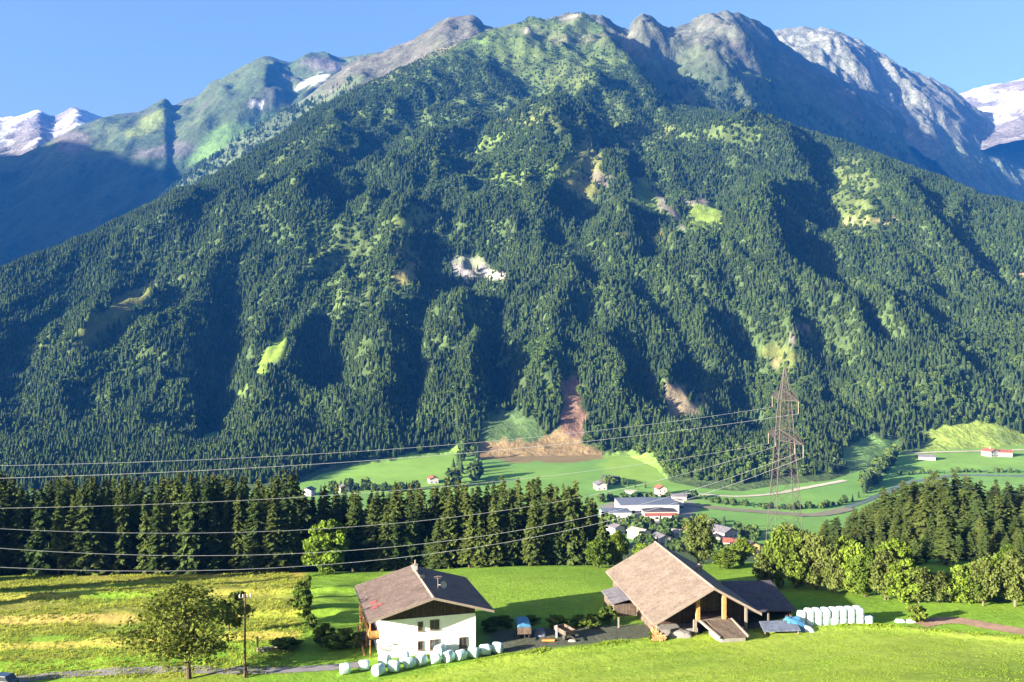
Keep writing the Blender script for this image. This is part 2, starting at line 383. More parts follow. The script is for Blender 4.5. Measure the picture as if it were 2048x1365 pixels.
# soften the column kinks
for _ in range(2):
    k = np.ones(7)/7; H1 = np.apply_along_axis(lambda r: np.convolve(np.pad(r, 3, mode='edge'), k, 'valid'), 1, H1)
P1, Y1 = np.meshgrid(pxs, Ys1, indexing='ij'); X1 = (P1-CX)/F_*Y1
def plan1(px, py):
    """plan position on the front mountain seen at pixel (px, py)"""
    i = int(np.clip(round((px-pxs[0])/6), 0, len(pxs)-1)); pyc = CY - F_*H1s[i]/Ys1
    j = np.nonzero(pyc <= py)[0]; Yv = Ys1[j[0]] if len(j) else YC1[i]
    return np.array([(px-CX)/F_*Yv, Yv])
H1s = H1.copy()
def segdist(Xa, Ya, poly):
    d = np.full(Xa.shape, 1e9)
    for a, b in zip(poly[:-1], poly[1:]):
        ab = b-a; L = (ab**2).sum()+1e-9
        t = np.clip(((Xa-a[0])*ab[0]+(Ya-a[1])*ab[1])/L, 0, 1)
        d = np.minimum(d, np.hypot(Xa-a[0]-t*ab[0], Ya-a[1]-t*ab[1]))
    return d
SPURS = [  # (amplitude m, half width m, pixel path along the crest of the spur)
    (46, 95, [(490, 440), (430, 540), (400, 640), (330, 740), (240, 900)]),
    (34, 60, [(620, 590), (585, 690), (540, 800), (510, 920)]),
    (26, 60, [(230, 560), (140, 700), (60, 900)]),
    (34, 65, [(820, 500), (780, 620), (755, 780), (735, 910)]),
    (46, 55, [(990, 600), (955, 720), (945, 800), (938, 872)]),
    (30, 48, [(315, 592), (250, 636), (185, 686)]),
    (24, 40, [(1010, 560), (940, 640), (880, 720)]),
    (22, 38, [(1130, 540), (1150, 620), (1090, 720), (1085, 830)]),
    (20, 34, [(1330, 560), (1300, 650), (1340, 760), (1330, 850)]), (22, 40, [(700, 620), (650, 720), (660, 830)]), (20, 40, [(1700, 640), (1740, 760), (1760, 850)]), (18, 34, [(180, 640), (130, 760)]),
    (36, 100, [(1240, 300), (1330, 370), (1420, 400)]), (30, 90, [(980, 320), (1060, 300), (1180, 310)]), (30, 80, [(900, 440), (960, 470), (1000, 520)]),
    (40, 70, [(1240, 500), (1215, 620), (1225, 740), (1250, 880)]),
    (42, 75, [(1390, 500), (1385, 620), (1410, 740), (1440, 930)]),
    (40, 80, [(1530, 480), (1545, 600), (1590, 730), (1640, 920)]),
    (34, 75, [(1560, 430), (1690, 570), (1800, 700), (1890, 850)]),
    (34, 80, [(1760, 400), (1870, 520), (1960, 640), (2060, 760)]),
    (70, 170, [(1100, 330), (1060, 420), (1070, 520)]),
    (60, 150, [(1290, 240), (1420, 290), (1570, 320), (1590, 400), (1560, 470)]),
    (55, 140, [(820, 210), (700, 290), (640, 380), (590, 480)]),
    (55, 150, [(960, 180), (870, 300), (820, 400), (760, 480)]),
    (50, 150, [(1180, 200), (1150, 300), (1180, 400)]),
]
GULLIES = [
    (26, 45, [(460, 640), (430, 760), (420, 900)]), (26, 70, [(480, 470), (470, 600)]),
    (22, 40, [(850, 590), (840, 740), (820, 900)]), (24, 45, [(1000, 640), (985, 780), (990, 860)]),
    (24, 45, [(1300, 600), (1330, 720), (1350, 850)]), (24, 45, [(1450, 590), (1480, 720), (1500, 860)]),
    (20, 45, [(1640, 560), (1740, 670), (1850, 780)]), (40, 110, [(1640, 320), (1650, 420), (1640, 520)]),
    (36, 100, [(1160, 430), (1190, 500)]), (20, 40, [(650, 640), (660, 800), (640, 930)]), (24, 70, [(880, 560), (940, 620)]),
]
def add_spurs(Xg, Yg, Hg, lst, sign, pl):
    for A, w, path in lst:
        q = [pl(*p) for p in path]
        d = segdist(Xg, Yg, q)
        wob = .85 + .5*fbm(Xg/70, Yg/70, 3, 71)
        Hg += sign*A*(.75+.9*fbm(Xg/160+A, Yg/160, 2, 81))*np.clip(1-d/(w*wob), 0, 1)**1.15
taper = smooth01((YC1[:, None]-Y1+40)/260)*.8+.2
foot_t = smooth01((H1+122)/50)
D = np.zeros_like(H1)
add_spurs(X1, Y1, D, SPURS, .92, plan1); add_spurs(X1, Y1, D, GULLIES, -1.3, plan1)
wx = X1 + 60*fbm(X1/300, Y1/300, 2, 91)
D += 34*ridged(wx/130, Y1/230, 4, 41, .6) + 52*fbm(X1/330, Y1/330, 4, 51) + 13*ridged(wx/48, Y1/80, 3, 61)
H1 = H1 + D*taper*foot_t
# rocky teeth along the summit
summit = np.exp(-((Y1-YC1[:, None])/90)**2)*smooth01((P1-930)/60)*smooth01((1290-P1)/40)
H1 += summit*11*(ridged(X1/70, Y1/200, 3, 13)+.6*ridged(X1/24, Y1/120, 2, 14))
PY1 = CY - F_*H1/Y1
FLOOR = (.05, .078, .026); MEADOW = (.13, .19, .04); OLIVE = (.16, .165, .05); WHITE = (.45, .41, .39); ROCK = (.20, .17, .16); TAN = (.36, .28, .14); SOIL = (.30, .17, .12); BRUSH = (.09, .14, .04); GREENF = (.145, .25, .05)
C1 = np.zeros(H1.shape+(3,)) + np.array(FLOOR)
clear1 = np.zeros(H1.shape)
wpx = P1 + 16*fbm(P1/30, PY1/22, 3, 5); wpy = PY1 + 12*fbm(P1/26, PY1/26, 3, 15)
PATCH = [  # clearings, scree, cliffs: (px, py, rx, ry, tilt deg, colour, tree removal)
    (545, 716, 52, 13, -48, (.16, .24, .035), 1), (488, 785, 26, 7, -50, MEADOW, .9), (245, 612, 85, 17, -38, (.17, .175, .045), 1), (185, 660, 45, 15, -40, OLIVE, .9), (80, 690, 60, 14, -25, (.11, .15, .04), .8),
    (690, 545, 60, 55, 0, BRUSH, .55), (640, 500, 40, 40, 0, BRUSH, .5), (1168, 335, 42, 62, 15, OLIVE, .95), (1205, 362, 22, 12, 10, ROCK, .8), (1122, 155, 46, 24, 20, (.17, .2, .05), .9), (1080, 140, 30, 10, -15, BRUSH, .7),
    (1302, 396, 46, 18, 50, (.15, .22, .04), 1), (1338, 412, 50, 7, 52, ROCK, 1), (1405, 428, 36, 28, 25, (.16, .23, .04), 1), (1385, 402, 32, 7, 15, ROCK, .9), (1708, 395, 50, 80, -15, (.12, .155, .045), .85),
    (1745, 442, 60, 4, -3, TAN, .9), (1730, 460, 40, 14, 0, BRUSH, .7), (945, 292, 75, 13, -25, MEADOW, .8), (700, 264, 50, 8, -20, MEADOW, .7), (900, 276, 24, 6, 0, ROCK, .8), (830, 440, 62, 13, -15, (.17, .22, .05), .85),
    (818, 542, 34, 16, -40, (.26, .23, .08), .95), (800, 500, 28, 14, 0, OLIVE, .7), (937, 534, 28, 27, 30, WHITE, 1), (985, 545, 24, 9, 20, WHITE, .9), (1085, 243, 95, 9, 3, OLIVE, .7), (1250, 255, 130, 15, 5, OLIVE, .7),
    (1560, 712, 36, 16, 10, (.14, .16, .045), .9), (1596, 664, 16, 14, 0, ROCK, .7), (1555, 735, 12, 6, 0, TAN, 1), (1060, 346, 90, 15, -8, MEADOW, .8), (1290, 470, 60, 7, 5, OLIVE, .6), (1470, 246, 60, 10, 5, MEADOW, .5), (1000, 330, 60, 10, -35, MEADOW, .5),
    (1480, 270, 40, 8, 0, MEADOW, .6), (1025, 55, 30, 7, 20, ROCK, 1), (1140, 34, 20, 12, 0, (.42, .36, .32), 1), (1100, 66, 45, 8, 5, ROCK, 1), (1060, 60, 40, 8, 0, ROCK, .8), (1190, 60, 40, 10, 30, FLOOR, .9), (1150, 75, 80, 14, 0, (.15, .15, .09), .6),
    (1410, 805, 14, 20, 0, (.2, .17, .07), .8), (880, 95, 90, 10, -24, (.2, .17, .12), .6), (760, 165, 110, 12, -30, (.12, .15, .06), .4), (2040, 545, 14, 8, 0, TAN, .9), (1600, 980, 40, 5, -10, TAN, 1),
]
for (cx, cy, rx, ry, ang, col, rem) in PATCH:
    a = R(ang); dx = wpx-cx; dy = wpy-cy
    q = np.sqrt(((dx*math.cos(a)+dy*math.sin(a))/rx)**2 + ((-dx*math.sin(a)+dy*math.cos(a))/ry)**2)
    w = smooth01((1.35-q)/.6); C1 = blend(C1, w*.9, np.array(col)*.72); clear1 = np.maximum(clear1, w*rem)
    dy = dy - 7; q = np.sqrt(((dx*math.cos(a)+dy*math.sin(a))/(rx+2))**2 + ((-dx*math.sin(a)+dy*math.cos(a))/(ry+6))**2); clear1 = np.maximum(clear1, smooth01((1.3-q)/.6)*rem*.95)
POLYP = [
    ([(1128, 752), (1150, 752), (1163, 800), (1172, 850), (1165, 890), (1118, 890), (1116, 840), (1124, 800)], (.16, .098, .07)),
    ([(955, 878), (1070, 876), (1120, 862), (1170, 890), (1205, 898), (1205, 925), (950, 930)], (.17, .122, .062)),
    ([(965, 826), (1040, 822), (1085, 850), (1080, 882), (960, 882)], (.06, .10, .035)),  # meadow with the spur's shade put into its darker green
    ([(1835, 905), (1850, 870), (1885, 848), (1940, 845), (2000, 850), (2060, 870), (2060, 915), (1835, 915)], (.15, .20, .04)),
    ([(1680, 900), (1730, 872), (1795, 880), (1800, 930), (1690, 945)], (.10, .17, .05)),
    ([(1325, 770), (1370, 765), (1385, 800), (1400, 835), (1330, 845)], (.16, .13, .08)),
    ([(700, 955), (700, 930), (800, 915), (900, 898), (925, 890), (940, 960)], GREENF),
    ([(1205, 960), (1210, 905), (1300, 905), (1330, 940), (1335, 975)], GREENF),
]
past = smooth01((380-PY1)/230)*smooth01(.6+1.5*fbm(X1/150, Y1/110, 4, 19))
for (cx, cy, rx, ry, ang) in [(640, 270, 170, 26, -32), (960, 215, 190, 40, -12), (1200, 265, 170, 24, 6), (1000, 330, 110, 22, -30), (690, 545, 90, 90, 0), (1710, 400, 60, 90, -12), (1420, 260, 130, 22, 8), (1120, 140, 70, 30, 0), (880, 470, 120, 18, -10), (300, 600, 120, 20, -38), (1150, 520, 60, 40, 0), (560, 330, 90, 14, -34)]:
    a = R(ang); dx = wpx-cx; dy = wpy-cy; q = np.sqrt(((dx*math.cos(a)+dy*math.sin(a))/rx)**2 + ((-dx*math.sin(a)+dy*math.cos(a))/ry)**2)
    past = np.maximum(past, smooth01((1.3-q)/.8)*smooth01(.55+1.5*fbm(X1/70, Y1/60, 3, 29)))
C1 = blend(C1, past*.85, (.07, .098, .03)); clear1 = np.maximum(clear1, past*.78)
for poly, col in POLYP:
    w = inpoly(P1 + 8*fbm(P1/14, PY1/14, 2, 8), PY1 + 6*fbm(P1/14, PY1/14, 2, 28), poly).astype(float)
    C1 = blend(C1, w, col); clear1 = np.maximum(clear1, w)
# steep outcrops show rock here and there
n = fbm(X1/90, Y1/90, 4, 77); C1 = blend(C1, smooth01((n-.42)/.12)*.6, BRUSH)
mountain = grid_mesh('mountain', X1, Y1, H1, C1, M['mount'], 'forested mountain filling the middle of the view', 'mountain')

# ---- valley sheet
pv = np.arange(-900, 2960, 12.0); yv = np.concatenate([np.arange(256, 600, 9.0), np.arange(600, 1240, 8.0)])
PV, YV = np.meshgrid(pv, yv, indexing='ij'); XV = (PV-CX)/F_*YV; ZV = hground(XV, YV) - .4*(YV < 262)
PYV = CY - F_*ZV/YV
CV = np.zeros(XV.shape+(3,)) + np.array((.115, .225, .05))
n = fbm(XV/120, YV/60, 3, 4); CV = blend(CV, smooth01(n*2)*.6, (.14, .25, .05)); CV = blend(CV, smooth01(-n*2)*.5, (.095, .205, .05))
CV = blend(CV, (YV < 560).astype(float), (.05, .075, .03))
for poly, col in [([(955, 876), (1205, 890), (1205, 922), (1080, 925), (960, 920)], (.17, .125, .062)), ([(640, 985), (690, 930), (905, 895), (960, 930), (940, 985)], (.155, .27, .05)),
                  ([(1205, 905), (1300, 905), (1340, 975), (1205, 960)], (.16, .26, .045)), ([(1330, 940), (1385, 985), (1400, 1000), (1330, 1000)], (.13, .235, .045)),
                  ([(1200, 1008), (1385, 1000), (1400, 1050), (1200, 1050)], (.2, .19, .17)), ([(1810, 905), (2060, 880), (2060, 930), (1830, 945)], (.14, .25, .05))]:
    CV = blend(CV, inpoly(PV+14*fbm(PV/22, PYV/10, 3, 8), PYV+5*fbm(PV/25, PYV/9, 3, 28), poly).astype(float), col)
valley = grid_mesh('valley_floor', XV, YV, ZV, CV, M['valley'], 'flat green valley meadows below the mountain', 'valley')

# ---- generic further ridges
def ridge_mesh(name, p0, p1, dp, S, Ycf, slope, depth, label, mat, colour, spurs=(), gullies=(), namp=(30, 12), nscale=(300, 90), seed=0, dY=14., back=.7, crestn=.25, teeth=0, crag=7):
    px = np.arange(p0, p1, dp); ycs = np.array([Ycf(p) for p in px]); pcs = S(px); zc = (CY-pcs)/F_*ycs
    dmin, dmax = depth
    s = np.concatenate([np.arange(-dmin, -60, dY), np.arange(-60, 60, dY*.6), np.arange(60, dmax, dY*2.5)])
    Yg = ycs[:, None] + s[None, :]; Pg = np.repeat(px[:, None], len(s), 1); Xg = (Pg-CX)/F_*Yg
    sl = np.maximum(-s, 0); H = zc[:, None] - (slope*sl - .00002*0*sl**2)[None, :] - back*np.maximum(s, 0)[None, :]
    Hs = H.copy(); pyH = CY - F_*H/Yg
    def pl(a, b):
        i = int(np.clip(round((a-p0)/dp), 0, len(px)-1)); front = s <= 0
        j = np.nonzero(pyH[i][front] <= b)[0]; jj = j[0] if len(j) else np.argmin(np.abs(s))
        return np.array([(a-CX)/F_*Yg[i, jj], Yg[i, jj]])
    t = crestn + (1-crestn)*smooth01(np.abs(s)/220)[None, :]
    D = np.zeros_like(H); add_spurs(Xg, Yg, D, spurs, 1, pl); add_spurs(Xg, Yg, D, gullies, -1, pl)
    D = D*smooth01(np.abs(s)/130)[None, :]
    w = Xg + nscale[0]*.25*fbm(Xg/nscale[0], Yg/nscale[0], 2, seed+7)
    D += t*(namp[0]*ridged(w/nscale[0], Yg/(nscale[0]*2), 5, seed+1) + namp[1]*ridged(w/nscale[1], Yg/(nscale[1]*1.6), 4, seed+2))
    D += t*namp[1]*.5*ridged(w/(nscale[1]*.4), Yg/(nscale[1]*.7), 3, seed+9)
    if teeth: D += teeth*np.exp(-(s/70)**2)[None, :]*ridged(Xg/80, Yg/300, 3, seed+5)
    D += crag*np.exp(-(s/90)**2)[None, :]*(ridged(Xg/45, Yg/200, 3, seed+15)+.4*ridged(Xg/18, Yg/120, 2, seed+16))
    H = np.maximum(H + D, -131)
    PYg = CY - F_*H/Yg
    Cc, clear = colour(Pg, PYg, Xg, Yg, H)
    o = grid_mesh(name, Xg, Yg, H, Cc, mat, label, 'mountain')
    return dict(px=px, s=s, ycs=ycs, H=H, P=Pg, Y=Yg, X=Xg, PY=PYg, clear=clear, o=o)

# right-hand ridge behind the front mountain
S2 = sil([(880, 110), (960, 66), (1000, 60), (1100, 40), (1140, 28), (1200, 36), (1230, 52), (1256, 64), (1268, 42), (1285, 31), (1302, 36), (1318, 48), (1335, 58), (1350, 58), (1372, 48), (1400, 36), (1430, 28), (1455, 25), (1480, 32), (1510, 42), (1540, 62), (1560, 84),
          (1620, 122), (1680, 156), (1720, 178), (1760, 204), (1800, 226), (1850, 262), (1900, 296), (1950, 322), (2048, 385), (2400, 560), (2700, 680)])
Y2 = lambda p: float(np.interp(p, [900, 1140, 1230, 1450, 1700, 2048, 2700], [3300, 3350, 3400, 3800, 4250, 4600, 4900]))
def col2(P, PY, Xg, Yg, H):
    n = fbm(Xg/160, Yg/160, 4, 5)
    C = np.zeros(H.shape+(3,)) + np.array((.055, .075, .04))
    C = blend(C, smooth01((n+.05)*2.5)*.6, (.10, .12, .06))
    hi = smooth01((H-(900+140*n))/130); C = blend(C, hi, (.07, .076, .055))
    C = blend(C, hi*smooth01(fbm(Xg/60, Yg/60, 3, 9)*3)*.6, (.11, .108, .088))
    return C, hi
SP2 = [(75, 150, [(1230, 88), (1330, 122), (1480, 128), (1560, 165), (1700, 240), (1800, 300)]), (40, 100, [(1300, 62), (1340, 110)]), (50, 120, [(1420, 62), (1440, 80), (1470, 110)]), (60, 120, [(1330, 150), (1480, 190), (1620, 250), (1760, 300)])]
r2 = ridge_mesh('mountain', 880, 2720, 4, S2, Y2, .62, (1700, 700), 'dark blue shaded ridge with rocky knobs behind the right shoulder of the mountain', M['far'], col2, SP2, [], (34, 16), (260, 80), 100, 13., teeth=5)
# left rocky shoulder
S3 = sil([(200, 520), (300, 420), (340, 385), (380, 345), (450, 297), (520, 252), (600, 207), (660, 160), (700, 128), (740, 112), (770, 102), (800, 92), (830, 78), (850, 64), (880, 45), (895, 38), (915, 38), (930, 36), (945, 33), (958, 40), (970, 52), (1000, 62), (1100, 90), (1200, 140)])
Y3 = lambda p: float(np.interp(p, [200, 600, 950, 1200], [3000, 3300, 3500, 3500]))
def col3(P, PY, Xg, Yg, H):
    n = fbm(Xg/120, Yg/120, 4, 25)
    C = np.zeros(H.shape+(3,)) + np.array((.075, .10, .05))
    C = blend(C, smooth01(n*2.5)*.7, (.12, .14, .06)); hi = smooth01((H-(860+160*n))/160)
    C = blend(C, hi, (.08, .08, .06)); C = blend(C, hi*smooth01(fbm(Xg/50, Yg/50, 3, 39)*3)*.6, (.12, .11, .095))
    return C, hi
r3 = ridge_mesh('mountain', 200, 1200, 6, S3, Y3, .60, (900, 700), 'grey rocky shoulder rising to a blunt peak left of the summit', M['far'], col3, [], [], (26, 14), (220, 70), 200, 13., teeth=5, crag=5)
# far green mountain on the left
S4 = sil([(-700, 420), (-200, 340), (-60, 320), (40, 312), (75, 296), (100, 284), (150, 256), (200, 238), (240, 230), (280, 225), (310, 215), (330, 206), (345, 214), (370, 200), (390, 195), (430, 170), (455, 152), (480, 138), (510, 120), (530, 113), (545, 114), (560, 120), (580, 126), (600, 119), (620, 113), (640, 110), (665, 112), (680, 117), (700, 114), (720, 111), (760, 106), (850, 100), (1000, 120)])
Y4 = lambda p: float(np.interp(p, [-700, 100, 530, 1000], [4300, 4500, 4900, 5200]))
def col4(P, PY, Xg, Yg, H):
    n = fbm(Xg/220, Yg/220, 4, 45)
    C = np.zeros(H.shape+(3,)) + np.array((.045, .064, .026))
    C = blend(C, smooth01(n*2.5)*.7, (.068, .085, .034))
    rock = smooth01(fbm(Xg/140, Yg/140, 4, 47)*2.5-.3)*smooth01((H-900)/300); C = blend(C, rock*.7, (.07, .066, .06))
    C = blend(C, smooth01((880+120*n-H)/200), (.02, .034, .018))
    for (cx, cy, rx, ry, ang, col) in [(300, 245, 60, 20, -30, (.11, .135, .035)), (480, 275, 130, 26, -28, (.085, .14, .035)), (430, 290, 60, 30, -40, (.075, .13, .035)), (645, 130, 50, 16, 5, (.10, .09, .082)), (625, 166, 36, 8, -22, (.5, .49, .48)), (512, 206, 20, 6, 15, (.45, .44, .43)), (150, 285, 40, 25, 0, (.1, .088, .08)), (330, 300, 70, 15, -10, (.085, .08, .07))]:
        a = R(ang); dx = P-cx+14*n; dy = PY-cy+10*fbm(Xg/100, Yg/100, 3, 3)
        q = np.sqrt(((dx*math.cos(a)+dy*math.sin(a))/rx)**2+((-dx*math.sin(a)+dy*math.cos(a))/ry)**2)
        C = blend(C, smooth01((1.1-q)/.35)*.9, col)
    return C, rock
SP4 = [(60, 200, [(530, 116), (535, 170), (500, 220)]), (90, 200, [(430, 175), (440, 230), (400, 290)]), (90, 200, [(330, 208), (300, 270), (240, 330)]), (60, 150, [(640, 112), (600, 150), (590, 200)]), (70, 200, [(200, 245), (150, 300), (100, 360)])]
GL4 = [(90, 200, [(590, 160), (545, 215), (480, 270), (400, 320)])]
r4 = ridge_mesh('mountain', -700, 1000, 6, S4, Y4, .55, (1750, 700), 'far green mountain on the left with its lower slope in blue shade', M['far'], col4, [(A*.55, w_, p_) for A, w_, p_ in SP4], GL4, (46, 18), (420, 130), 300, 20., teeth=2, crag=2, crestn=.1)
# far rocky mountain on the right
S8 = sil([(1380, 140), (1480, 80), (1555, 62), (1600, 58), (1640, 60), (1660, 64), (1700, 80), (1730, 92), (1760, 112), (1785, 126), (1800, 144), (1830, 152), (1860, 160), (1890, 175), (1920, 196), (1940, 215), (1980, 245), (2048, 290), (2300, 420), (2700, 560)])
Y8 = lambda p: float(np.interp(p, [1380, 1600, 2048, 2700], [5000, 5000, 4900, 4800]))
def col8(P, PY, Xg, Yg, H):
    n = fbm(Xg/200, Yg/200, 4, 65)
    C = np.zeros(H.shape+(3,)) + np.array((.128, .132, .105))
    C = blend(C, smooth01(n*2)*.6, (.098, .103, .078)); C = blend(C, smooth01(fbm(Xg/70, Yg/70, 3, 69)*3)*.5, (.155, .158, .126))
    lo = smooth01((1010+90*n-H)/130)*smooth01((P-1850)/60); C = blend(C, lo, (.12, .145, .09))
    lo = smooth01((900+90*n-H)/130); C = blend(C, lo, (.09, .11, .07))
    return C, np.zeros_like(H)
r8 = ridge_mesh('mountain', 1380, 2720, 4, S8, Y8, .68, (1000, 600), 'bare grey rock mountain behind the right ridge', M['rock'], col8, [(60, 140, [(1700, 82), (1690, 130), (1740, 180)]), (60, 140, [(1800, 148), (1800, 190), (1850, 230)])], [], (55, 26), (300, 90), 400, 14., teeth=12)
# snow mountains at both ends of the valley
def colsnow(P, PY, Xg, Yg, H):
    n = fbm(Xg/120, Yg/260, 4, 85); C = np.zeros(H.shape+(3,)) + np.array((.40, .40, .40))
    C = blend(C, smooth01((n+.04)/.15), (.16, .145, .145))
    edge = np.where(P < 1000, 282, 238); C = blend(C, smooth01((PY-edge+20*n)/14), (.15, .135, .13)); C = blend(C, smooth01((n+.3)*2)*(P > 1000)*smooth01((200-PY)/12), (.16, .14, .135))
    return C, n
S5 = sil([(-700, 190), (-200, 215), (0, 236), (25, 236), (45, 233), (62, 226), (78, 222), (92, 230), (105, 236), (125, 228), (140, 218), (150, 214), (165, 219), (180, 228), (200, 236), (230, 242), (300, 250), (400, 270)])
ridge_mesh('mountain', -700, 400, 8, S5, lambda p: 6300., .45, (1500, 600), 'distant snow covered mountain at the left edge', M['rock'], colsnow, [], [], (34, 14), (260, 90), 500, 22., teeth=8)
S9 = sil([(1880, 220), (1905, 196), (1930, 184), (1960, 176), (2000, 170), (2048, 160), (2200, 140), (2700, 200)])
ridge_mesh('mountain', 1880, 2720, 8, S9, lambda p: 5900., .5, (1500, 600), 'distant snow covered mountain at the right edge', M['rock'], colsnow, [], [], (26, 12), (260, 90), 600, 22., teeth=8)
# the valley's own left-hand mountain, outside the frame; its shadow lies over the far left slope
S7x = np.array([(-5300, 1900), (-5300, 4700)])
yy = np.linspace(100, 5200, 130); ww = np.linspace(-2200, 2200, 60)
YY, WW = np.meshgrid(yy, ww, indexing='ij'); crest = np.interp(yy, [100, 500, 1000, 3000, 3800, 5200], [100, 1500, 1800, 1830, 1750, 900])
ZZ = np.maximum(crest[:, None]*(1-np.abs(WW)/2200) + 60*fbm(WW/400, YY/400, 4, 3)*(1-np.abs(WW)/2200), -131)
CC = np.zeros(ZZ.shape+(3,)) + np.array((.07, .09, .05))
grid_mesh('mountain', WW-5300, YY, ZZ, CC, M['far'], 'mountain on the near left side of the valley', 'mountain')

# ------------------------------------------------------------------ vegetation templates
def quads_from(cent, U, W):
    """arrays of centres and half-axes -> quad mesh arrays"""
    n = len(cent); V = np.stack([cent-U-W, cent+U-W, cent+U+W, cent-U+W], 1).reshape(-1, 3)
    return V, np.arange(4*n).reshape(n, 4)
def rand_dirs(n, rg):
    v = rg.normal(size=(n, 3)); return v/np.linalg.norm(v, axis=1)[:, None]
def spruce_crown(seed, levels=24, wid=.15, dens=1.0, low=.08):
    """unit-height spruce: whorls of drooping boughs, each a fan of needle sprays"""
    rg = np.random.default_rng(seed); V = []; F = []
    lop = rg.uniform(0, 6.28); 
    for L in range(levels):
        h = low + (1-low)*(L/levels)**.93; rad = wid*(1-h)**.62*(1.0+.15*math.sin(L*2.1+seed))+.006
        nb = int((15 - 7*h)*dens)+1
        for b in range(nb):
            a = rg.uniform(0, 6.283); r = rad*rg.uniform(.6, 1.18)*(1+.15*math.cos(a-lop)); hh = h + rg.uniform(-.015, .015)
            if rg.random() < .07: continue
            droop = r*rg.uniform(.25, .7); d = np.array([math.cos(a), math.sin(a), 0]); t = np.array([-d[1], d[0], 0])
            ns = 5
            for k in range(ns):
                f0 = k/ns; f1 = min(1, (k+1.35)/ns)
                w = r*.22*(1-.55*f0)*rg.uniform(.7, 1.3)+.004
                p0 = d*r*f0 + np.array([0, 0, hh - droop*f0**1.4]); p1 = d*r*f1 + np.array([0, 0, hh - droop*f1**1.4 + (.25*droop if k == ns-1 else 0)])
                tl = rg.uniform(-.6, .6)*w
                b0 = len(V); V += [p0-t*w*.5, p0+t*w*.5, p1+t*w*1.0+np.array([0, 0, tl-.3*w]), p1-t*w*1.0-np.array([0, 0, tl+.3*w])]
                F.append([b0, b0+1, b0+2, b0+3])
                # hanging sprays
                q = (p0+p1)/2; b0 = len(V); dz = np.array([0, 0, -w*rg.uniform(.9, 1.8)]); sd = t*w*rg.uniform(-.7, .7)
                V += [q+d*w*.6, q-d*w*.6, q-d*w*.4+dz+sd, q+d*w*.4+dz+sd]; F.append([b0, b0+1, b0+2, b0+3])
    return mesh_arr('spruce_crown', np.array(V), np.array(F))
def trunk_mesh(h=1.0, r=.014, top=.15, n=7, bend=.0, limbs=0, seed=0, lw=.5, branchy=None):
    b = MB(); b.cyl((0, 0, -.03), (0, 0, .25*h), r*1.25, r, n, caps=False); b.cyl((0, 0, .25*h), (0, 0, h), r, r*top, n)
    return b
def broad_crown(seed, n=3600, size=.022, shape=1.0, clumps=46, base=.2, gap=.0, flat=1.0):
    """unit-height broadleaf crown (unit width too): leaf clusters gathered in clumps around the limbs"""
    rg = np.random.default_rng(seed); C = []
    for i in range(clumps):
        for _ in range(40):
            p = rg.uniform(-1, 1, 3)
            if (p**2).sum() < 1 and (p**2).sum() > .12: break
        z = base + (1-base)*(.5+.5*p[2]*.93); prof = ((1-abs(p[2])**2.4)**.5*.5+.5)*rg.uniform(.8, 1.15)
        c = np.array([p[0]*.40*prof*shape, p[1]*.40*prof*shape, z]); C.append((c, rg.uniform(.07, .15)*(1 if z < .85 else .75)))
    V = []; cen = []; U = []; W = []
    per = n//clumps
    for c, r in C:
        d = rand_dirs(per, rg); rr = r*rg.uniform(.35, 1.12, per)**.6
        q = c + d*rr[:, None]*np.array([1, 1, .8*flat]); q[:, 2] = np.clip(q[:, 2], base*.75, 1.02)
        u = rand_dirs(per, rg); w = np.cross(u, d+rg.normal(size=(per, 3))*.6); w /= np.linalg.norm(w, axis=1)[:, None]+1e-6
        s = size*rg.uniform(.55, 1.3, per)[:, None]
        cen.append(q); U.append(u*s); W.append(w*s*.8)
    V, F = quads_from(np.concatenate(cen), np.concatenate(U), np.concatenate(W))
    return mesh_arr('broadleaf_crown', V, F), C
def broad_trunk(C, seed, r=.028, base=.2):
    rg = np.random.default_rng(seed); b = MB()
    b.cyl((0, 0, -.04), (0, 0, base), r*1.3, r, 8, caps=False); b.cyl((0, 0, base), (.01, 0, .75), r, r*.25, 8, caps=False)
    for c, rr in C[::2]:
        z0 = base*.9 + (c[2]-base)*.35; b.cyl((0, 0, z0), tuple(c), r*.45, r*.1, 5, caps=False)
    return b
SPR = []
for k in range(9):
    cm = spruce_crown(100+k, 22 + (k % 4)*3, [.15, .17, .125, .16, .145, .185, .11, .155, .14][k], [1, 1, .8, 1, .9, 1.1, .75, .7, 1][k], [.05, .1, .2, .07, .28, .04, .34, .12, .17][k])
    cm.materials.append(M['spruce']); tb = trunk_mesh(); me = bpy.data.meshes.new('spruce_trunk'); me.from_pydata(tb.v, [], tb.f); me.materials.append(M['bark']); SPR.append((cm, me))
BRD = {}
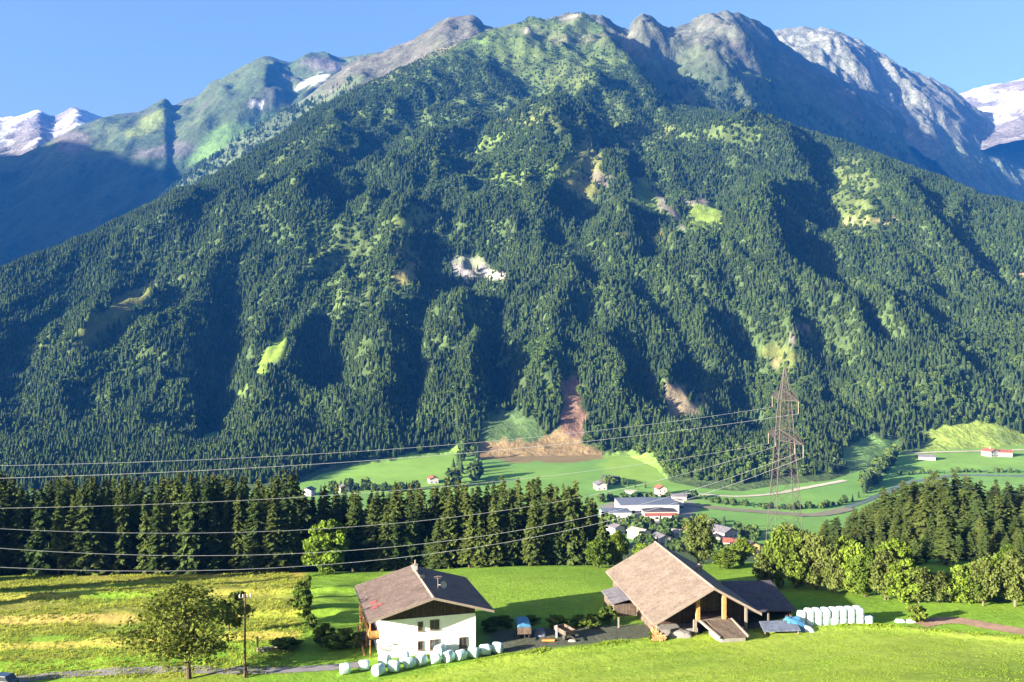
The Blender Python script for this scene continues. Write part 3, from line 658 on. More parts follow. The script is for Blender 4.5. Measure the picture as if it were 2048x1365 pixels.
for nm, mat, sd, kw in [('leaf', 'leaf', 1, dict(n=5600, base=.06, clumps=70)), ('leaf2', 'leaf', 2, dict(n=5400, base=.04, shape=.85, clumps=60)), ('grey', 'leaf_grey', 3, dict(n=5600, base=.05, clumps=80, shape=.85)), ('grey2', 'leaf_grey', 4, dict(n=5400, base=.04, clumps=76, shape=.95)),
                        ('bright', 'leaf_bright', 5, dict(n=5600, base=.04, clumps=72)), ('bright2', 'leaf_bright', 6, dict(n=5400, base=.03, clumps=66, shape=.9)), ('airy', 'leaf_olive', 7, dict(n=7600, size=.0115, clumps=100, base=.15, shape=1.15)), ('bush', 'leaf', 8, dict(n=1500, size=.05, clumps=20, base=.02)), ('bush2', 'leaf_olive', 9, dict(n=1500, size=.05, clumps=20, base=.02))]:
    cm, cl = broad_crown(sd, **kw); cm.materials.append(M[mat]); tb = broad_trunk(cl, sd, r=.017 if nm == 'airy' else .026, base=kw.get('base', .2)); me = bpy.data.meshes.new('broadleaf_trunk'); me.from_pydata(tb.v, [], tb.f); me.materials.append(M['barkpale' if 'grey' in nm else 'bark'])
    BRD[nm] = (cm, me)
def place_tree(name, tpl, loc, h, w, label, group=None, cat='tree', stem='trunk'):
    e = empty(name, loc, random.uniform(0, 6.28), label, cat, group); e.scale = (w*random.uniform(.85, 1.15), w*random.uniform(.85, 1.15), h); e.rotation_euler[0] = random.gauss(0, .022); e.rotation_euler[1] = random.gauss(0, .022)
    c = bpy.data.objects.new('crown', tpl[0]); COL.objects.link(c); c.parent = e
    t = bpy.data.objects.new(stem, tpl[1]); COL.objects.link(t); t.parent = e
    return e

# ---- spruce wood behind the fields on the left
TOP = sil([(-300, 950), (-60, 960), (0, 950), (30, 965), (55, 992), (80, 985), (100, 965), (150, 962), (200, 968), (260, 965), (310, 972), (360, 955), (420, 958), (470, 962), (540, 968), (575, 950), (600, 958), (612, 1005), (640, 1000), (655, 975), (700, 985), (740, 992), (780, 975), (830, 975), (855, 992), (880, 975), (905, 965), (940, 985), (970, 978), (1000, 965), (1050, 972), (1085, 965), (1120, 985), (1148, 970), (1165, 1000), (1190, 1008), (1215, 1035)])
def spruce_label(p):
    if p < 240: return 'tall spruce in the dense dark wood behind the shaded left end of the rough meadow', 'spruces behind the left end of the rough meadow'
    if p < 600: return 'tall spruce in the dense dark wood behind the yellow rough meadow', 'spruces behind the yellow meadow'
    if p < 860: return 'tall spruce in the wood behind the white farmhouse roof', 'spruces behind the farmhouse'
    return 'tall yellow-green spruce in the wood behind the green field between house and barn', 'spruces behind the green field'
def spruce(px, Yd, top_py, h0=None, lab=None, wf=1.0):
    x = (px-CX)/F_*Yd; z = gz(x, Yd); ht = (CY-top_py)/F_*Yd - z
    ht = max(5.0, ht) if h0 is None else h0
    l, g = lab or spruce_label(px)
    return place_tree('spruce_tree', random.choice(SPR), (x, Yd, z-.1), ht*1.06, ht*random.uniform(.95, 1.45)*wf*(18/max(ht, 14))**.35, l, g)
for row, (Yr, step, lift, jit) in enumerate([(183, 22, 40, 45), (191, 21, 14, 30), (200, 21, 4, 18), (212, 22, 2, 14)]):
    p = -130 + row*7
    while p < 1215:
        pp = p + random.uniform(-7, 7)
        if not (row < 2 and 622 < pp < 700):
            spruce(pp, Yr + random.uniform(-3, 3), float(TOP(pp)) + lift*random.uniform(.2, 1.3) + random.uniform(0, jit)*(random.random() < .4) - 6)
        p += step*random.uniform(.8, 1.25)
# trees off to the left whose shadows lie across the rough meadow
for (px, Yr, h) in [(-60, 158, 15), (-110, 152, 17), (-170, 150, 16), (-60, 172, 16), (-240, 140, 14)]:
    spruce(px, Yr, 0, h)
# ---- wooded knoll on the right
KTOP = sil([(1600, 1085), (1640, 1072), (1680, 1048), (1720, 1028), (1760, 1000), (1800, 982), (1850, 970), (1900, 972), (1950, 977), (2000, 988), (2048, 992), (2200, 1005)])
KL = ('dark spruce in the wood on the knoll behind the bright trees at right', 'spruces on the right knoll')
for (Yr, step, lift) in [(250, 17, 0), (238, 18, 8), (224, 19, 26), (208, 20, 48), (192, 22, 76), (176, 24, 108)]:
    p = 1640 + (250-Yr)*.9
    while p < 2160:
        pp = p + random.uniform(-8, 8); ty = float(KTOP(pp)) + lift + random.uniform(-4, 18)
        spruce(pp, Yr + random.uniform(-4, 4), ty-20, None, KL, 1.65); p += step*random.uniform(.8, 1.25)
# ---- single broadleaf trees: kind, px, base py, top py, width px, distance (None = on the ground seen at the base), label
def btree(kind, px, base, top, wpx, label, Yd=None, name='broadleaf_tree', group=None):
    if Yd is None: p = cast(px, base); Yd = p.y
    x = (px-CX)/F_*Yd; z = gz(x, Yd); ht = max(1.0, (CY-top)/F_*Yd - z)*1.02; w = wpx/F_*Yd*1.22
    return place_tree(name, BRD[kind], (x, Yd, z-.05), ht, w, label, group)
btree('airy', 378, 1358, 1168, 190, 'spreading olive-green tree with visible trunk standing by the grey lane')
btree('bush2', 458, 1262, 1176, 66, 'dark olive shrub behind the spreading tree beside the pole', name='shrub')
btree('bright', 655, 1141, 1040, 104, 'round bright green tree at the corner of the dark spruce wood', 178)
btree('leaf', 1196, 1136, 1078, 60, 'small green tree at the wood edge left of the barn roof', 176)
btree('leaf2', 1236, 1136, 1062, 46, 'upright green tree just behind the left end of the barn roof', 178)
btree('bright2', 1284, 1130, 1088, 56, 'low bright tree behind the peak of the barn roof', 176)
btree('grey', 1396, 1138, 1026, 70, 'tall grey-green tree rising behind the dark side of the barn roof', 182)
btree('leaf', 1452, 1150, 1098, 60, 'small round tree right of the barn roof in front of the village', 172)
btree('leaf2', 1484, 1150, 1076, 46, 'dark upright tree right of the barn in front of the grey roofed house', 176)
btree('grey2', 1548, 1182, 1082, 64, 'grey-green bushy tree above the dark annex roof', 164)
btree('grey', 1578, 1184, 1044, 76, 'tall grey-green tree in front of the pylon foot', 168)
btree('grey2', 1614, 1186, 1062, 70, 'broad grey-green tree right of the pylon foot', 160)
btree('bright', 1612, 1190, 1148, 40, 'small bright bush tree below the broad grey-green tree', 156)
btree('grey', 1648, 1186, 1090, 50, 'dark tree in the gap between the grey-green and the bright trees', 172)
btree('bright2', 1692, 1190, 1076, 72, 'bright yellow-green tree behind the white bale stack', 158)
btree('bright', 1748, 1208, 1096, 84, 'large bright green tree at the field corner right of the bale stack', 152)
btree('bright2', 1792, 1214, 1080, 66, 'tall bright tree against the dark knoll wood', 154)
btree('leaf', 1818, 1220, 1140, 60, 'dark green tree right of the tall bright tree', 148)
btree('bright', 1856, 1212, 1142, 38, 'small yellowish tree standing before the dark knoll', 150)
btree('leaf2', 1897, 1216, 1150, 44, 'small green tree with open crown at the foot of the knoll', 150)
btree('leaf', 1984, 1228, 1112, 92, 'large round green tree near the right edge by the dirt track', 140)
btree('leaf2', 2016, 1216, 1090, 50, 'pointed green tree behind the large round tree at right', 146)
btree('bright', 2050, 1238, 1118, 84, 'bright green tree cut by the right edge of the photo', 136)
btree('bush', 1832, 1246, 1208, 44, 'low dark bush beside the start of the dirt track', name='shrub')
BELT = 'bushy tree in the thick broadleaf belt between the field and the knoll wood'
for k_, (px, base, top, w) in enumerate([(1532, 1178, 1106, 50), (1560, 1176, 1060, 60), (1590, 1178, 1070, 70), (1632, 1180, 1070, 60), (1664, 1182, 1086, 60), (1672, 1186, 1100, 54), (1712, 1188, 1084, 64), (1730, 1194, 1100, 60), (1770, 1200, 1100, 64), (1806, 1206, 1118, 60), (1838, 1206, 1130, 56), (1880, 1206, 1140, 56), (1920, 1206, 1130, 60), (1945, 1208, 1128, 56), (1966, 1212, 1116, 60), (2030, 1214, 1100, 60)]):
    btree(['grey', 'grey2', 'leaf', 'leaf2', 'bright'][(k_*3+k_//4) % (4 if px < 1690 else 5)] if k_ % 5 else 'grey', px, base, top, w*1.15, BELT, None, group='broadleaf belt at the foot of the knoll')
for px, base, top, w, lab in [(1000, 1250, 1232, 44, 'dark hedge bush at the back of the shaded yard nearest the house'), (1060, 1248, 1232, 40, 'dark hedge bush behind the blue covered wagon'), (1160, 1250, 1230, 44, 'dark hedge bush between the yard and the lean-to of the barn'), (1186, 1254, 1228, 40, 'dark hedge bush close to the barn lean-to'), (602, 1200, 1160, 26, 'leafy bush halfway along the field boundary'), (609, 1240, 1206, 30, 'leafy bush in the lower half of the field boundary'), (664, 1300, 1268, 46, 'broad low shrub in the garden strip left of the farmhouse'), (560, 1296, 1278, 40, 'low shrub on top of the stone wall bank')]:
    btree('bush', px, base, top, w, lab, name='shrub')
# shrubs and hedge pieces along the field boundary
for px, base, top, w, lab in [(606, 1222, 1176, 34, 'dark shrub on the field boundary between rough meadow and mown field'), (588, 1218, 1190, 30, 'small olive shrub just left of the dark boundary shrub'), (618, 1180, 1150, 12, 'thin bush at the top of the field boundary'), (622, 1262, 1226, 26, 'bush at the lower end of the field boundary'),
                              (650, 1290, 1248, 46, 'green shrub left of the farmhouse in the garden strip'), (690, 1296, 1256, 50, 'dark shrub close to the left wall of the farmhouse'), (716, 1300, 1266, 22, 'yellow-green garden bush at the farmhouse balcony'), (575, 1300, 1276, 50, 'low shrub behind the pale boundary post'),
                              (984, 1262, 1238, 40, 'dark shrub in the shaded yard beside the house'), (1018, 1256, 1236, 30, 'small dark shrub beside the blue covered wagon'), (1112, 1258, 1230, 44, 'rounded dark bush in the yard behind the grey trailer'), (1215, 1250, 1212, 36, 'dark bush at the back corner of the barn'),
                              (1300, 1282, 1262, 10, 'weed clump at the front corner of the barn')]:
    btree('bush2' if 'olive' in lab or 'yellow' in lab else 'bush', px, base, top, w, lab, name='shrub')

# ------------------------------------------------------------------ forest on the mountain (a wood that reads as one mass)
def cone_tree(seed, tiers=6, sides=7):
    rg = np.random.default_rng(seed); V = []; F = []
    for k in range(tiers):
        z0 = .06 + .86*(k/tiers)**.95; z1 = min(1.0, z0 + 1.55/tiers*(1.0)); r = .155*(1-z0)**.85+.012
        c = len(V); V.append([rg.normal()*.006, rg.normal()*.006, z1])
        for s in range(sides*2):
            a = math.pi*s/sides + k*.4; q = r*(rg.uniform(.9, 1.25) if s % 2 == 0 else rg.uniform(.45, .65))
            V.append([math.cos(a)*q, math.sin(a)*q, z0 - (.025 if s % 2 == 0 else -.02) + rg.normal()*.008])
        for s in range(sides*2): F.append([c, c+1+s, c+1+(s+1) % (sides*2)])
    return mesh_arr('conifer', np.array(V), np.array(F))
def blob_tree(seed, n=110):
    rg = np.random.default_rng(seed); d = rand_dirs(n, rg); q = d*rg.uniform(.7, 1.05, n)[:, None]*np.array([.3, .3, .45]) + np.array([0, 0, .5])
    u = rand_dirs(n, rg); w = np.cross(u, d + .5*rg.normal(size=(n, 3))); w /= np.linalg.norm(w, axis=1)[:, None]+1e-6
    V, F = quads_from(q, u*.10, w*.09); return mesh_arr('broadleaf', V, F)
TPL = []
for k in range(3):
    me = cone_tree(40+k, 6+k % 2); me.materials.append(M['spruce_far']); TPL.append(bpy.data.objects.new('conifer_template', me))
for k in range(2):
    me = blob_tree(50+k); me.materials.append(M['leaf_far']); TPL.append(bpy.data.objects.new('broadleaf_template', me))
def forest(name, pts, scl, wid, kinds, label):
    me = bpy.data.meshes.new(name); me.vertices.add(len(pts)); me.vertices.foreach_set('co', pts.astype(np.float32).ravel())
    for nm, arr, ty in (('hgt', scl, 'FLOAT'), ('wid', wid, 'FLOAT'), ('kind_id', kinds, 'INT'), ('spin', RNG.uniform(0, 6.28, len(pts)), 'FLOAT')):
        a = me.attributes.new(nm, ty, 'POINT'); a.data.foreach_set('value', arr.astype(np.int32 if ty == 'INT' else np.float32))
    o = link_mesh(name, me)
    ng = bpy.data.node_groups.new(name, 'GeometryNodeTree'); ng.interface.new_socket('Geometry', in_out='INPUT', socket_type='NodeSocketGeometry'); ng.interface.new_socket('Geometry', in_out='OUTPUT', socket_type='NodeSocketGeometry')
    gi = ng.nodes.new('NodeGroupInput'); go = ng.nodes.new('NodeGroupOutput'); jn = ng.nodes.new('GeometryNodeJoinGeometry')
    def attr(nm, ty):
        n = ng.nodes.new('GeometryNodeInputNamedAttribute'); n.data_type = ty; n.inputs[0].default_value = nm; return n.outputs[0]
    cb = ng.nodes.new('ShaderNodeCombineXYZ'); ng.links.new(attr('wid', 'FLOAT'), cb.inputs[0]); ng.links.new(attr('wid', 'FLOAT'), cb.inputs[1]); ng.links.new(attr('hgt', 'FLOAT'), cb.inputs[2])
    cr = ng.nodes.new('ShaderNodeCombineXYZ'); ng.links.new(attr('spin', 'FLOAT'), cr.inputs[2])
    for k, tp in enumerate(TPL):
        ob = ng.nodes.new('GeometryNodeObjectInfo'); ob.inputs[0].default_value = tp; ob.inputs['As Instance'].default_value = True
        cp = ng.nodes.new('FunctionNodeCompare'); cp.data_type = 'INT'; cp.operation = 'EQUAL'
        ins = [i for i in cp.inputs if i.type == 'INT']; ng.links.new(attr('kind_id', 'INT'), ins[0]); ins[1].default_value = k
        ip = ng.nodes.new('GeometryNodeInstanceOnPoints'); ng.links.new(gi.outputs[0], ip.inputs['Points']); ng.links.new(cp.outputs[0], ip.inputs['Selection']); ng.links.new(ob.outputs['Geometry'], ip.inputs['Instance'])
        ng.links.new(cb.outputs[0], ip.inputs['Scale']); ng.links.new(cr.outputs[0], ip.inputs['Rotation']); ng.links.new(ip.outputs[0], jn.inputs[0])
    ng.links.new(jn.outputs[0], go.inputs[0])
    md = o.modifiers.new('trees', 'NODES'); md.node_group = ng
    return tag(o, label, 'forest', kind='stuff')
def sample_grid(A, fi, fj):
    i = np.clip(np.floor(fi).astype(int), 0, A.shape[0]-2); j = np.clip(np.floor(fj).astype(int), 0, A.shape[1]-2); a = fi-i; b = fj-j
    return (A[i, j]*(1-a)+A[i+1, j]*a)*(1-b) + (A[i, j+1]*(1-a)+A[i+1, j+1]*a)*b
NT = 900000
yy = np.sqrt(RNG.uniform(760**2, 3150**2, NT)); pp = RNG.uniform(-330, 2380, NT)
fi = (pp-pxs[0])/6.0; fj = np.interp(yy, Ys1, np.arange(len(Ys1)))
zz = sample_grid(H1, fi, fj); cl = sample_grid(clear1, fi, fj); yc = np.interp(pp, pxs, YC1); xx = (pp-CX)/F_*yy
pyy = CY - F_*zz/yy
dens = .62 + .55*fbm(xx/70, yy/70, 3, 55); dens = np.where(pyy < 120, dens*.45, dens)
up = smooth01((260-pyy)/200)
keep = (zz > zvalley(0, yy)+2.0) & (yy < yc+110) & (RNG.random(NT) > cl) & (RNG.random(NT) < np.clip(dens, .15, 1)*(1-.3*up))
xx, yy, zz, pp, pyy, up = xx[keep], yy[keep], zz[keep], pp[keep], pyy[keep], up[keep]; n = len(xx)
nn = fbm(xx/130, yy/130, 3, 66)
hgt = (8.0 + 5.5*RNG.random(n) + 3*nn)*(1-.42*up); hgt *= np.where(RNG.random(n) < .2, .65, 1)
lush = np.zeros(n)
for (cx, cy, rx, ry) in [(690, 530, 90, 90), (640, 470, 60, 60), (1000, 330, 120, 50), (1700, 400, 60, 70), (1560, 780, 60, 50), (1080, 700, 50, 30), (300, 620, 90, 40), (1330, 960, 120, 40), (1500, 930, 150, 40), (860, 220, 180, 60), (1250, 270, 150, 40), (80, 690, 80, 40), (1580, 960, 80, 40)]:
    lush = np.maximum(lush, np.exp(-((pp-cx)/rx)**2-((pyy-cy)/ry)**2))
bl = RNG.random(n) < np.clip(.2 + .6*lush + .5*np.clip(nn, 0, 1), 0, .85)
kinds = np.where(bl, 3 + RNG.integers(0, 2, n), RNG.integers(0, 3, n))
hgt = np.where(bl, hgt*.7, hgt); wid = hgt*np.where(bl, RNG.uniform(.9, 1.35, n), RNG.uniform(1.15, 1.9, n))
forest('mountain_forest', np.stack([xx, yy, zz-1.0], 1), hgt, wid, kinds, 'dense spruce forest covering the slopes of the big mountain')
# thin woods on the ridges behind
def ridge_wood(r, num, zlo, zhi, label, p0, p1):
    i = RNG.uniform(0, len(r['px'])-1.01, num); j = RNG.uniform(0, len(r['s'])-1.01, num)
    z = sample_grid(r['H'], i, j); x = sample_grid(r['X'], i, j); y = sample_grid(r['Y'], i, j); p = sample_grid(r['P'], i, j); s = np.interp(j, np.arange(len(r['s'])), r['s'])
    k = (z > zlo) & (z < zhi + 120*fbm(x/150, y/150, 3, 2)) & (s < 80) & (p > p0) & (p < p1) & (RNG.random(num) < .55+.6*fbm(x/90, y/90, 3, 12))
    x, y, z = x[k], y[k], z[k]; n = len(x); h = RNG.uniform(11, 22, n); kd = np.where(RNG.random(n) < .12, 3, RNG.integers(0, 3, n))
    return np.stack([x, y, z-1], 1), h, h*RNG.uniform(1.0, 1.5, n), kd, label
a = ridge_wood(r2, 26000, 150, 860, '', 1250, 2300); b = ridge_wood(r3, 16000, 200, 900, '', 250, 1000)
forest('ridge_forest', np.concatenate([a[0], b[0]]), np.concatenate([a[1], b[1]]), np.concatenate([a[2], b[2]]), np.concatenate([a[3], b[3]]), 'thin dark forest on the ridges behind the big mountain')

# ------------------------------------------------------------------ valley: river, tracks, trees, houses
def ribbon(name, pix, width, mat, label, cat, lift=.25, fn=hground, sub=14, y0=60., kind='structure', taper=None):
    pts = [cast(a, b, y0) for a, b in pix]; P = []
    for k in range(len(pts)-1):
        p0 = pts[max(k-1, 0)]; p1 = pts[k]; p2 = pts[k+1]; p3 = pts[min(k+2, len(pts)-1)]
        for t in np.linspace(0, 1, sub, endpoint=False):
            P.append(.5*((2*p1)+(-p0+p2)*t+(2*p0-5*p1+4*p2-p3)*t*t+(-p0+3*p1-3*p2+p3)*t**3))
    P.append(pts[-1]); V = []; nc = 5
    for k, p in enumerate(P):
        d = (P[min(k+1, len(P)-1)]-P[max(k-1, 0)]); d.z = 0; d.normalize(); s = Vector((-d.y, d.x, 0))
        w = width if taper is None else np.interp(k/(len(P)-1), [0, 1], [width, taper]); w *= 1+.06*math.sin(k*1.7)
        for c in range(nc):
            q = p + s*w*(c/(nc-1)-.5); V.append((q.x, q.y, float(fn(q.x, q.y))+lift))
    i = np.arange(len(P)*nc).reshape(len(P), nc)
    Fq = np.stack([i[:-1, :-1], i[1:, :-1], i[1:, 1:], i[:-1, 1:]], -1).reshape(-1, 4)
    o = link_mesh(name, mesh_arr(name, np.array(V), Fq), None, [mat]); return tag(o, label, cat, kind=kind)
ribbon('river', [(2120, 954), (2048, 953), (1923, 951), (1871, 957), (1813, 967), (1791, 977), (1758, 992), (1703, 1013), (1666, 1024), (1600, 1034)], 6.5, M['water'], 'narrow grey river curving through the valley meadows', 'river', .25, y0=450)
ribbon('track', [(1700, 1018), (1630, 1031), (1538, 1026), (1446, 1019), (1391, 1012), (1337, 1006), (1240, 1006)], 12, M['soil'], 'brown gravel track along the river toward the factory', 'track', .5, y0=450)
ribbon('path', [(1690, 962), (1600, 979), (1538, 990), (1465, 994), (1373, 988), (1330, 994)], 6, M['gravelpath'], 'pale farm path along the edge of the forest', 'path', .45, y0=450)
ribbon('path', [(1813, 908), (1880, 905), (1974, 903), (2060, 900)], 5, M['gravelpath'], 'pale path leading to the white farm at right', 'path', .45, y0=450)
ribbon('road', [(-60, 1372), (0, 1366), (120, 1352), (230, 1344), (330, 1341), (420, 1341), (520, 1342), (640, 1338), (730, 1330)], 2.6, M['asphalt'], 'grey asphalt lane curving past the spreading tree', 'road', .06, y0=80, taper=2.0)
ribbon('track', [(1836, 1250), (1880, 1243), (1925, 1244), (1980, 1254), (2048, 1265), (2130, 1276)], 3.2, M['dirt'], 'brown dirt track leading right from the yard', 'track', .07, y0=80)

BLOB = [t.data for t in TPL[3:]]; CON = [t.data for t in TPL[:3]]
def vtree(px, base, hm, label, group, con=False, wf=1.0):
    p = cast(px, base, 450); me = random.choice(CON if con else BLOB)
    o = bpy.data.objects.new('conifer_tree' if con else 'broadleaf_tree', me); COL.objects.link(o); o.location = (p.x, p.y, p.z-.3); w = hm*(1.3 if con else 1.25)*wf; o.scale = (w, w, hm); o.rotation_euler.z = random.uniform(0, 6)
    return tag(o, label, 'tree', group)
def tree_line(path, step, h0, h1, label, group, con=.25, jit=3):
    for (a, b), (c, d) in zip(path[:-1], path[1:]):
        k = max(1, int(math.hypot(c-a, d-b)/step))
        for i in range(k):
            t = i/k; vtree(a+(c-a)*t+random.uniform(-jit, jit), b+(d-b)*t+random.uniform(-1.5, 1.5), random.uniform(h0, h1), label, group, random.random() < con)
tree_line([(1792, 912), (1775, 935), (1750, 960), (1724, 990)], 5, 11, 18, 'tree in the diagonal row running down to the river bend', 'trees in the diagonal row by the river', .5, 6)
tree_line([(1720, 996), (1690, 1008), (1640, 1018), (1556, 1020), (1480, 1012), (1410, 1004)], 12, 3, 7, 'small bush tree in the hedge row above the brown track', 'bushes along the brown track', .1)
tree_line([(1800, 952), (1860, 948), (1930, 946), (2050, 946)], 14, 3, 6, 'small bush on the far bank of the river', 'bushes on the river bank', .1)
tree_line([(905, 975), (915, 940), (925, 915), (940, 900), (950, 930), (945, 970)], 8, 10, 20, 'tree in the clump between the two bright meadows', 'trees between the bright meadows', .5, 10)
tree_line([(1200, 1004), (1290, 1001), (1380, 998), (1420, 1000)], 9, 4, 8, 'tree in the row behind the blue roofed factory', 'trees behind the factory', .15)
tree_line([(1210, 1052), (1270, 1056), (1330, 1058), (1380, 1052), (1420, 1046)], 11, 6, 10, 'tree in the village gardens in front of the factory', 'trees in the village gardens', .25, 6)
tree_line([(1280, 1090), (1330, 1086), (1400, 1090), (1450, 1096), (1520, 1108)], 13, 6, 11, 'tree among the nearer village houses', 'trees among the nearer houses', .3, 8)
tree_line([(1225, 1064), (1280, 1070), (1345, 1072), (1400, 1062), (1440, 1060), (1480, 1070), (1520, 1084)], 10, 6, 11, 'leafy tree between the middle rows of village houses', 'trees between the village houses', .25, 8)
tree_line([(1215, 1096), (1262, 1098), (1320, 1100), (1380, 1104), (1440, 1108), (1500, 1116)], 13, 6, 10, 'tree on the slope just below the village', 'trees on the slope below the village', .3, 8)
tree_line([(1190, 975), (1216, 970), (1260, 972), (1300, 980)], 12, 5, 9, 'tree around the small farm on the bright meadow', 'trees around the meadow farm', .2, 6)
tree_line([(640, 985), (700, 978), (780, 985), (860, 978)], 16, 6, 12, 'tree around the small houses beyond the spruce wood', 'trees beyond the spruce wood', .3, 6)

def gable_house(px, base, w, l, hw, pitch, yaw, wall, roof, label, cat='house', over=.7, windows=True, chimney=False, y0=450., name='village_house', dz=0.0):
    p = cast(px, base, y0); e = empty(name, (p.x, p.y, p.z-.2+dz), R(yaw), label, cat); hr = w/2*math.tan(R(pitch))
    b = MB(); b.prism([(-w/2, 0, 0), (w/2, 0, 0), (w/2, 0, hw), (0, 0, hw+hr-.15), (-w/2, 0, hw)], (0, l, 0)); b.build('wall', M[wall], e)
    r = MB(); o = over; t = .3
    for s in (-1, 1):
        x1 = s*(w/2+o); z1 = hw+.06-o*math.tan(R(pitch)); 
        r.prism([(0, -o, hw+hr+.06), (x1, -o, z1), (x1, -o, z1+t), (0, -o, hw+hr+.06+t)], (0, l+2*o, 0))
    ro = r.build('roof', M[roof], e)
    if chimney:
        c = MB(); c.box(-.45+w*.12, l*.55, hw+hr*.5, .45+w*.12, l*.55+.9, hw+hr+1.3); c.build('chimney', M['plaster'], ro)
    if windows:
        nx = max(2, int(w//3.5)); fl = max(1, int(hw//2.6))
        for f in range(fl):
            for i in range(nx):
                cx = -w/2 + w*(i+.5)/nx; z = .9 + f*2.6; q = MB(); q.box(cx-.5, -.06, z, cx+.5, .05, z+1.2); q.build('window', M['glass'], e)
            for i in range(2):
                cy = l*(i+.5)/2; z = .9 + f*2.6; q = MB(); q.box(-w/2-.06, cy-.5, z, -w/2+.05, cy+.5, z+1.2); q.build('window', M['glass'], e)
    return e
gable_house(1204, 981, 9, 11, 5, 24, 12, 'villagewall', 'roof_grey', 'white farmhouse with grey roof on the bright meadow')
gable_house(1236, 966, 10, 14, 3.5, 26, 60, 'darkwood', 'roof_dark', 'dark timber barn above the white meadow farmhouse', 'barn', windows=False)
gable_house(1325, 992, 8, 9, 6, 30, 10, 'plasterwarm', 'roof_red', 'small cream house with orange-red roof at the forest edge')
gable_house(1272, 988, 5, 9, 2.5, 15, 80, 'villagewall', 'roof_pale', 'low pale shed on the bright meadow', 'shed', windows=False)
gable_house(1372, 1000, 7, 12, 3.5, 20, 85, 'villagewall', 'roof_grey', 'low grey building right of the cream house', 'building', windows=False)
gable_house(1870, 920, 9, 15, 3.2, 22, 70, 'villagewall', 'roof_grey', 'low white barn with grey roof on the right meadow', 'barn', windows=False)
gable_house(1990, 914, 11, 12, 5.5, 24, 20, 'villagewall', 'roof_red', 'white farmhouse with red roof at the far right meadow', chimney=True)
gable_house(2022, 913, 10, 18, 4.5, 24, 75, 'villagewall', 'roof_red', 'long white farm building with red roof at the right edge', 'farm building')
gable_house(868, 968, 8, 10, 4.5, 24, 15, 'villagewall', 'roof_red', 'small white house on the meadow just above the spruce tops')
gable_house(690, 986, 8, 10, 4.5, 24, 30, 'villagewall', 'roof_grey', 'small white house half hidden beyond the spruce wood')
gable_house(612, 992, 9, 10, 4.5, 24, -10, 'villagewall', 'roof_grey', 'white house seen through the gap in the spruce wood')
# factory
def hall(px, base, w, l, h, yaw, wall, roof, label, stripe=None, roofh=.5):
    p = cast(px, base, 450); e = empty('factory_hall', (p.x, p.y, p.z-.2), R(yaw), label, 'factory')
    b = MB(); b.box(-w/2, 0, 0, w/2, l, h); b.build('wall', M[wall], e)
    r = MB(); r.prism([(-w/2-.4, -.4, h), (w/2+.4, -.4, h), (w/2+.4, -.4, h+.25), (0, -.4, h+.25+roofh), (-w/2-.4, -.4, h+.25)], (0, l+.8, 0)); r.build('roof', M[roof], e)
    if stripe:
        s = MB(); s.box(-w/2-.05, -.12, h*.55, w/2+.05, 0.02, h*.9); s.build('facade_band', M[stripe], e)
    for i in range(max(3, int(w//6))):
        cx = -w/2 + w*(i+.5)/max(3, int(w//6)); q = MB(); q.box(cx-1.2, -.07, 1.2, cx+1.2, .05, h*.45); q.build('window', M['glass'], e)
    return e
hall(1236, 1042, 20, 16, 6, 6, 'villagewall', 'roof_blue', 'left factory hall with white end wall and grey-blue roof')
hall(1322, 1042, 24, 12, 6.5, 3, 'plasterwarm', 'roof_dark', 'factory front building with red eaves band', 'redpatch', 1.0)
hall(1300, 1029, 44, 30, 7, 2, 'villagewall', 'roof_blue', 'large factory hall with dark blue roof')
hall(1358, 1020, 7, 8, 7, 2, 'villagewall', 'roof_pale', 'small white block at the right end of the factory')
VH = [(1292, 1080, 9, 12, 5, 20, 40, 'plasterwarm', 'roof_pale', 'village house with pale roof just above the barn peak'), (1362, 1080, 9, 13, 5, 20, 70, 'villagewall', 'roof_pale', 'village house with pinkish pale roof behind the barn'), (1330, 1092, 8, 10, 5, 22, 20, 'villagewall', 'roof_grey', 'white walled village house right of the barn peak'),
      (1462, 1086, 12, 14, 7, 22, 35, 'plasterpink', 'roof_grey', 'large pink house with lilac-grey roof right of the barn'), (1430, 1092, 7, 9, 5, 24, 10, 'villagewall', 'roof_grey', 'small white house left of the large pink house'), (1506, 1110, 9, 11, 5.5, 26, 15, 'yellowwall', 'roof_dark', 'ochre house with dark roof near the pylon'),
      (1400, 1072, 8, 10, 5, 22, 60, 'plasterwarm', 'roof_red', 'cream village house with red roof behind the grey-green tree'), (1240, 1070, 8, 10, 5, 22, 30, 'villagewall', 'roof_grey', 'village house glimpsed left of the barn peak'), (1420, 1056, 7, 9, 4.5, 22, 75, 'villagewall', 'roof_pale', 'small pale house between factory and pink house'), (1272, 1060, 8, 10, 4.5, 22, 80, 'villagewall', 'roof_grey', 'grey roofed house below the factory hall'),
      (1482, 1100, 8, 10, 5, 22, 70, 'plasterpink', 'roof_red', 'red roofed house in front of the large pink house')]
for v in VH: gable_house(*[('villagewall' if q == 'plaster' else q) for q in v])

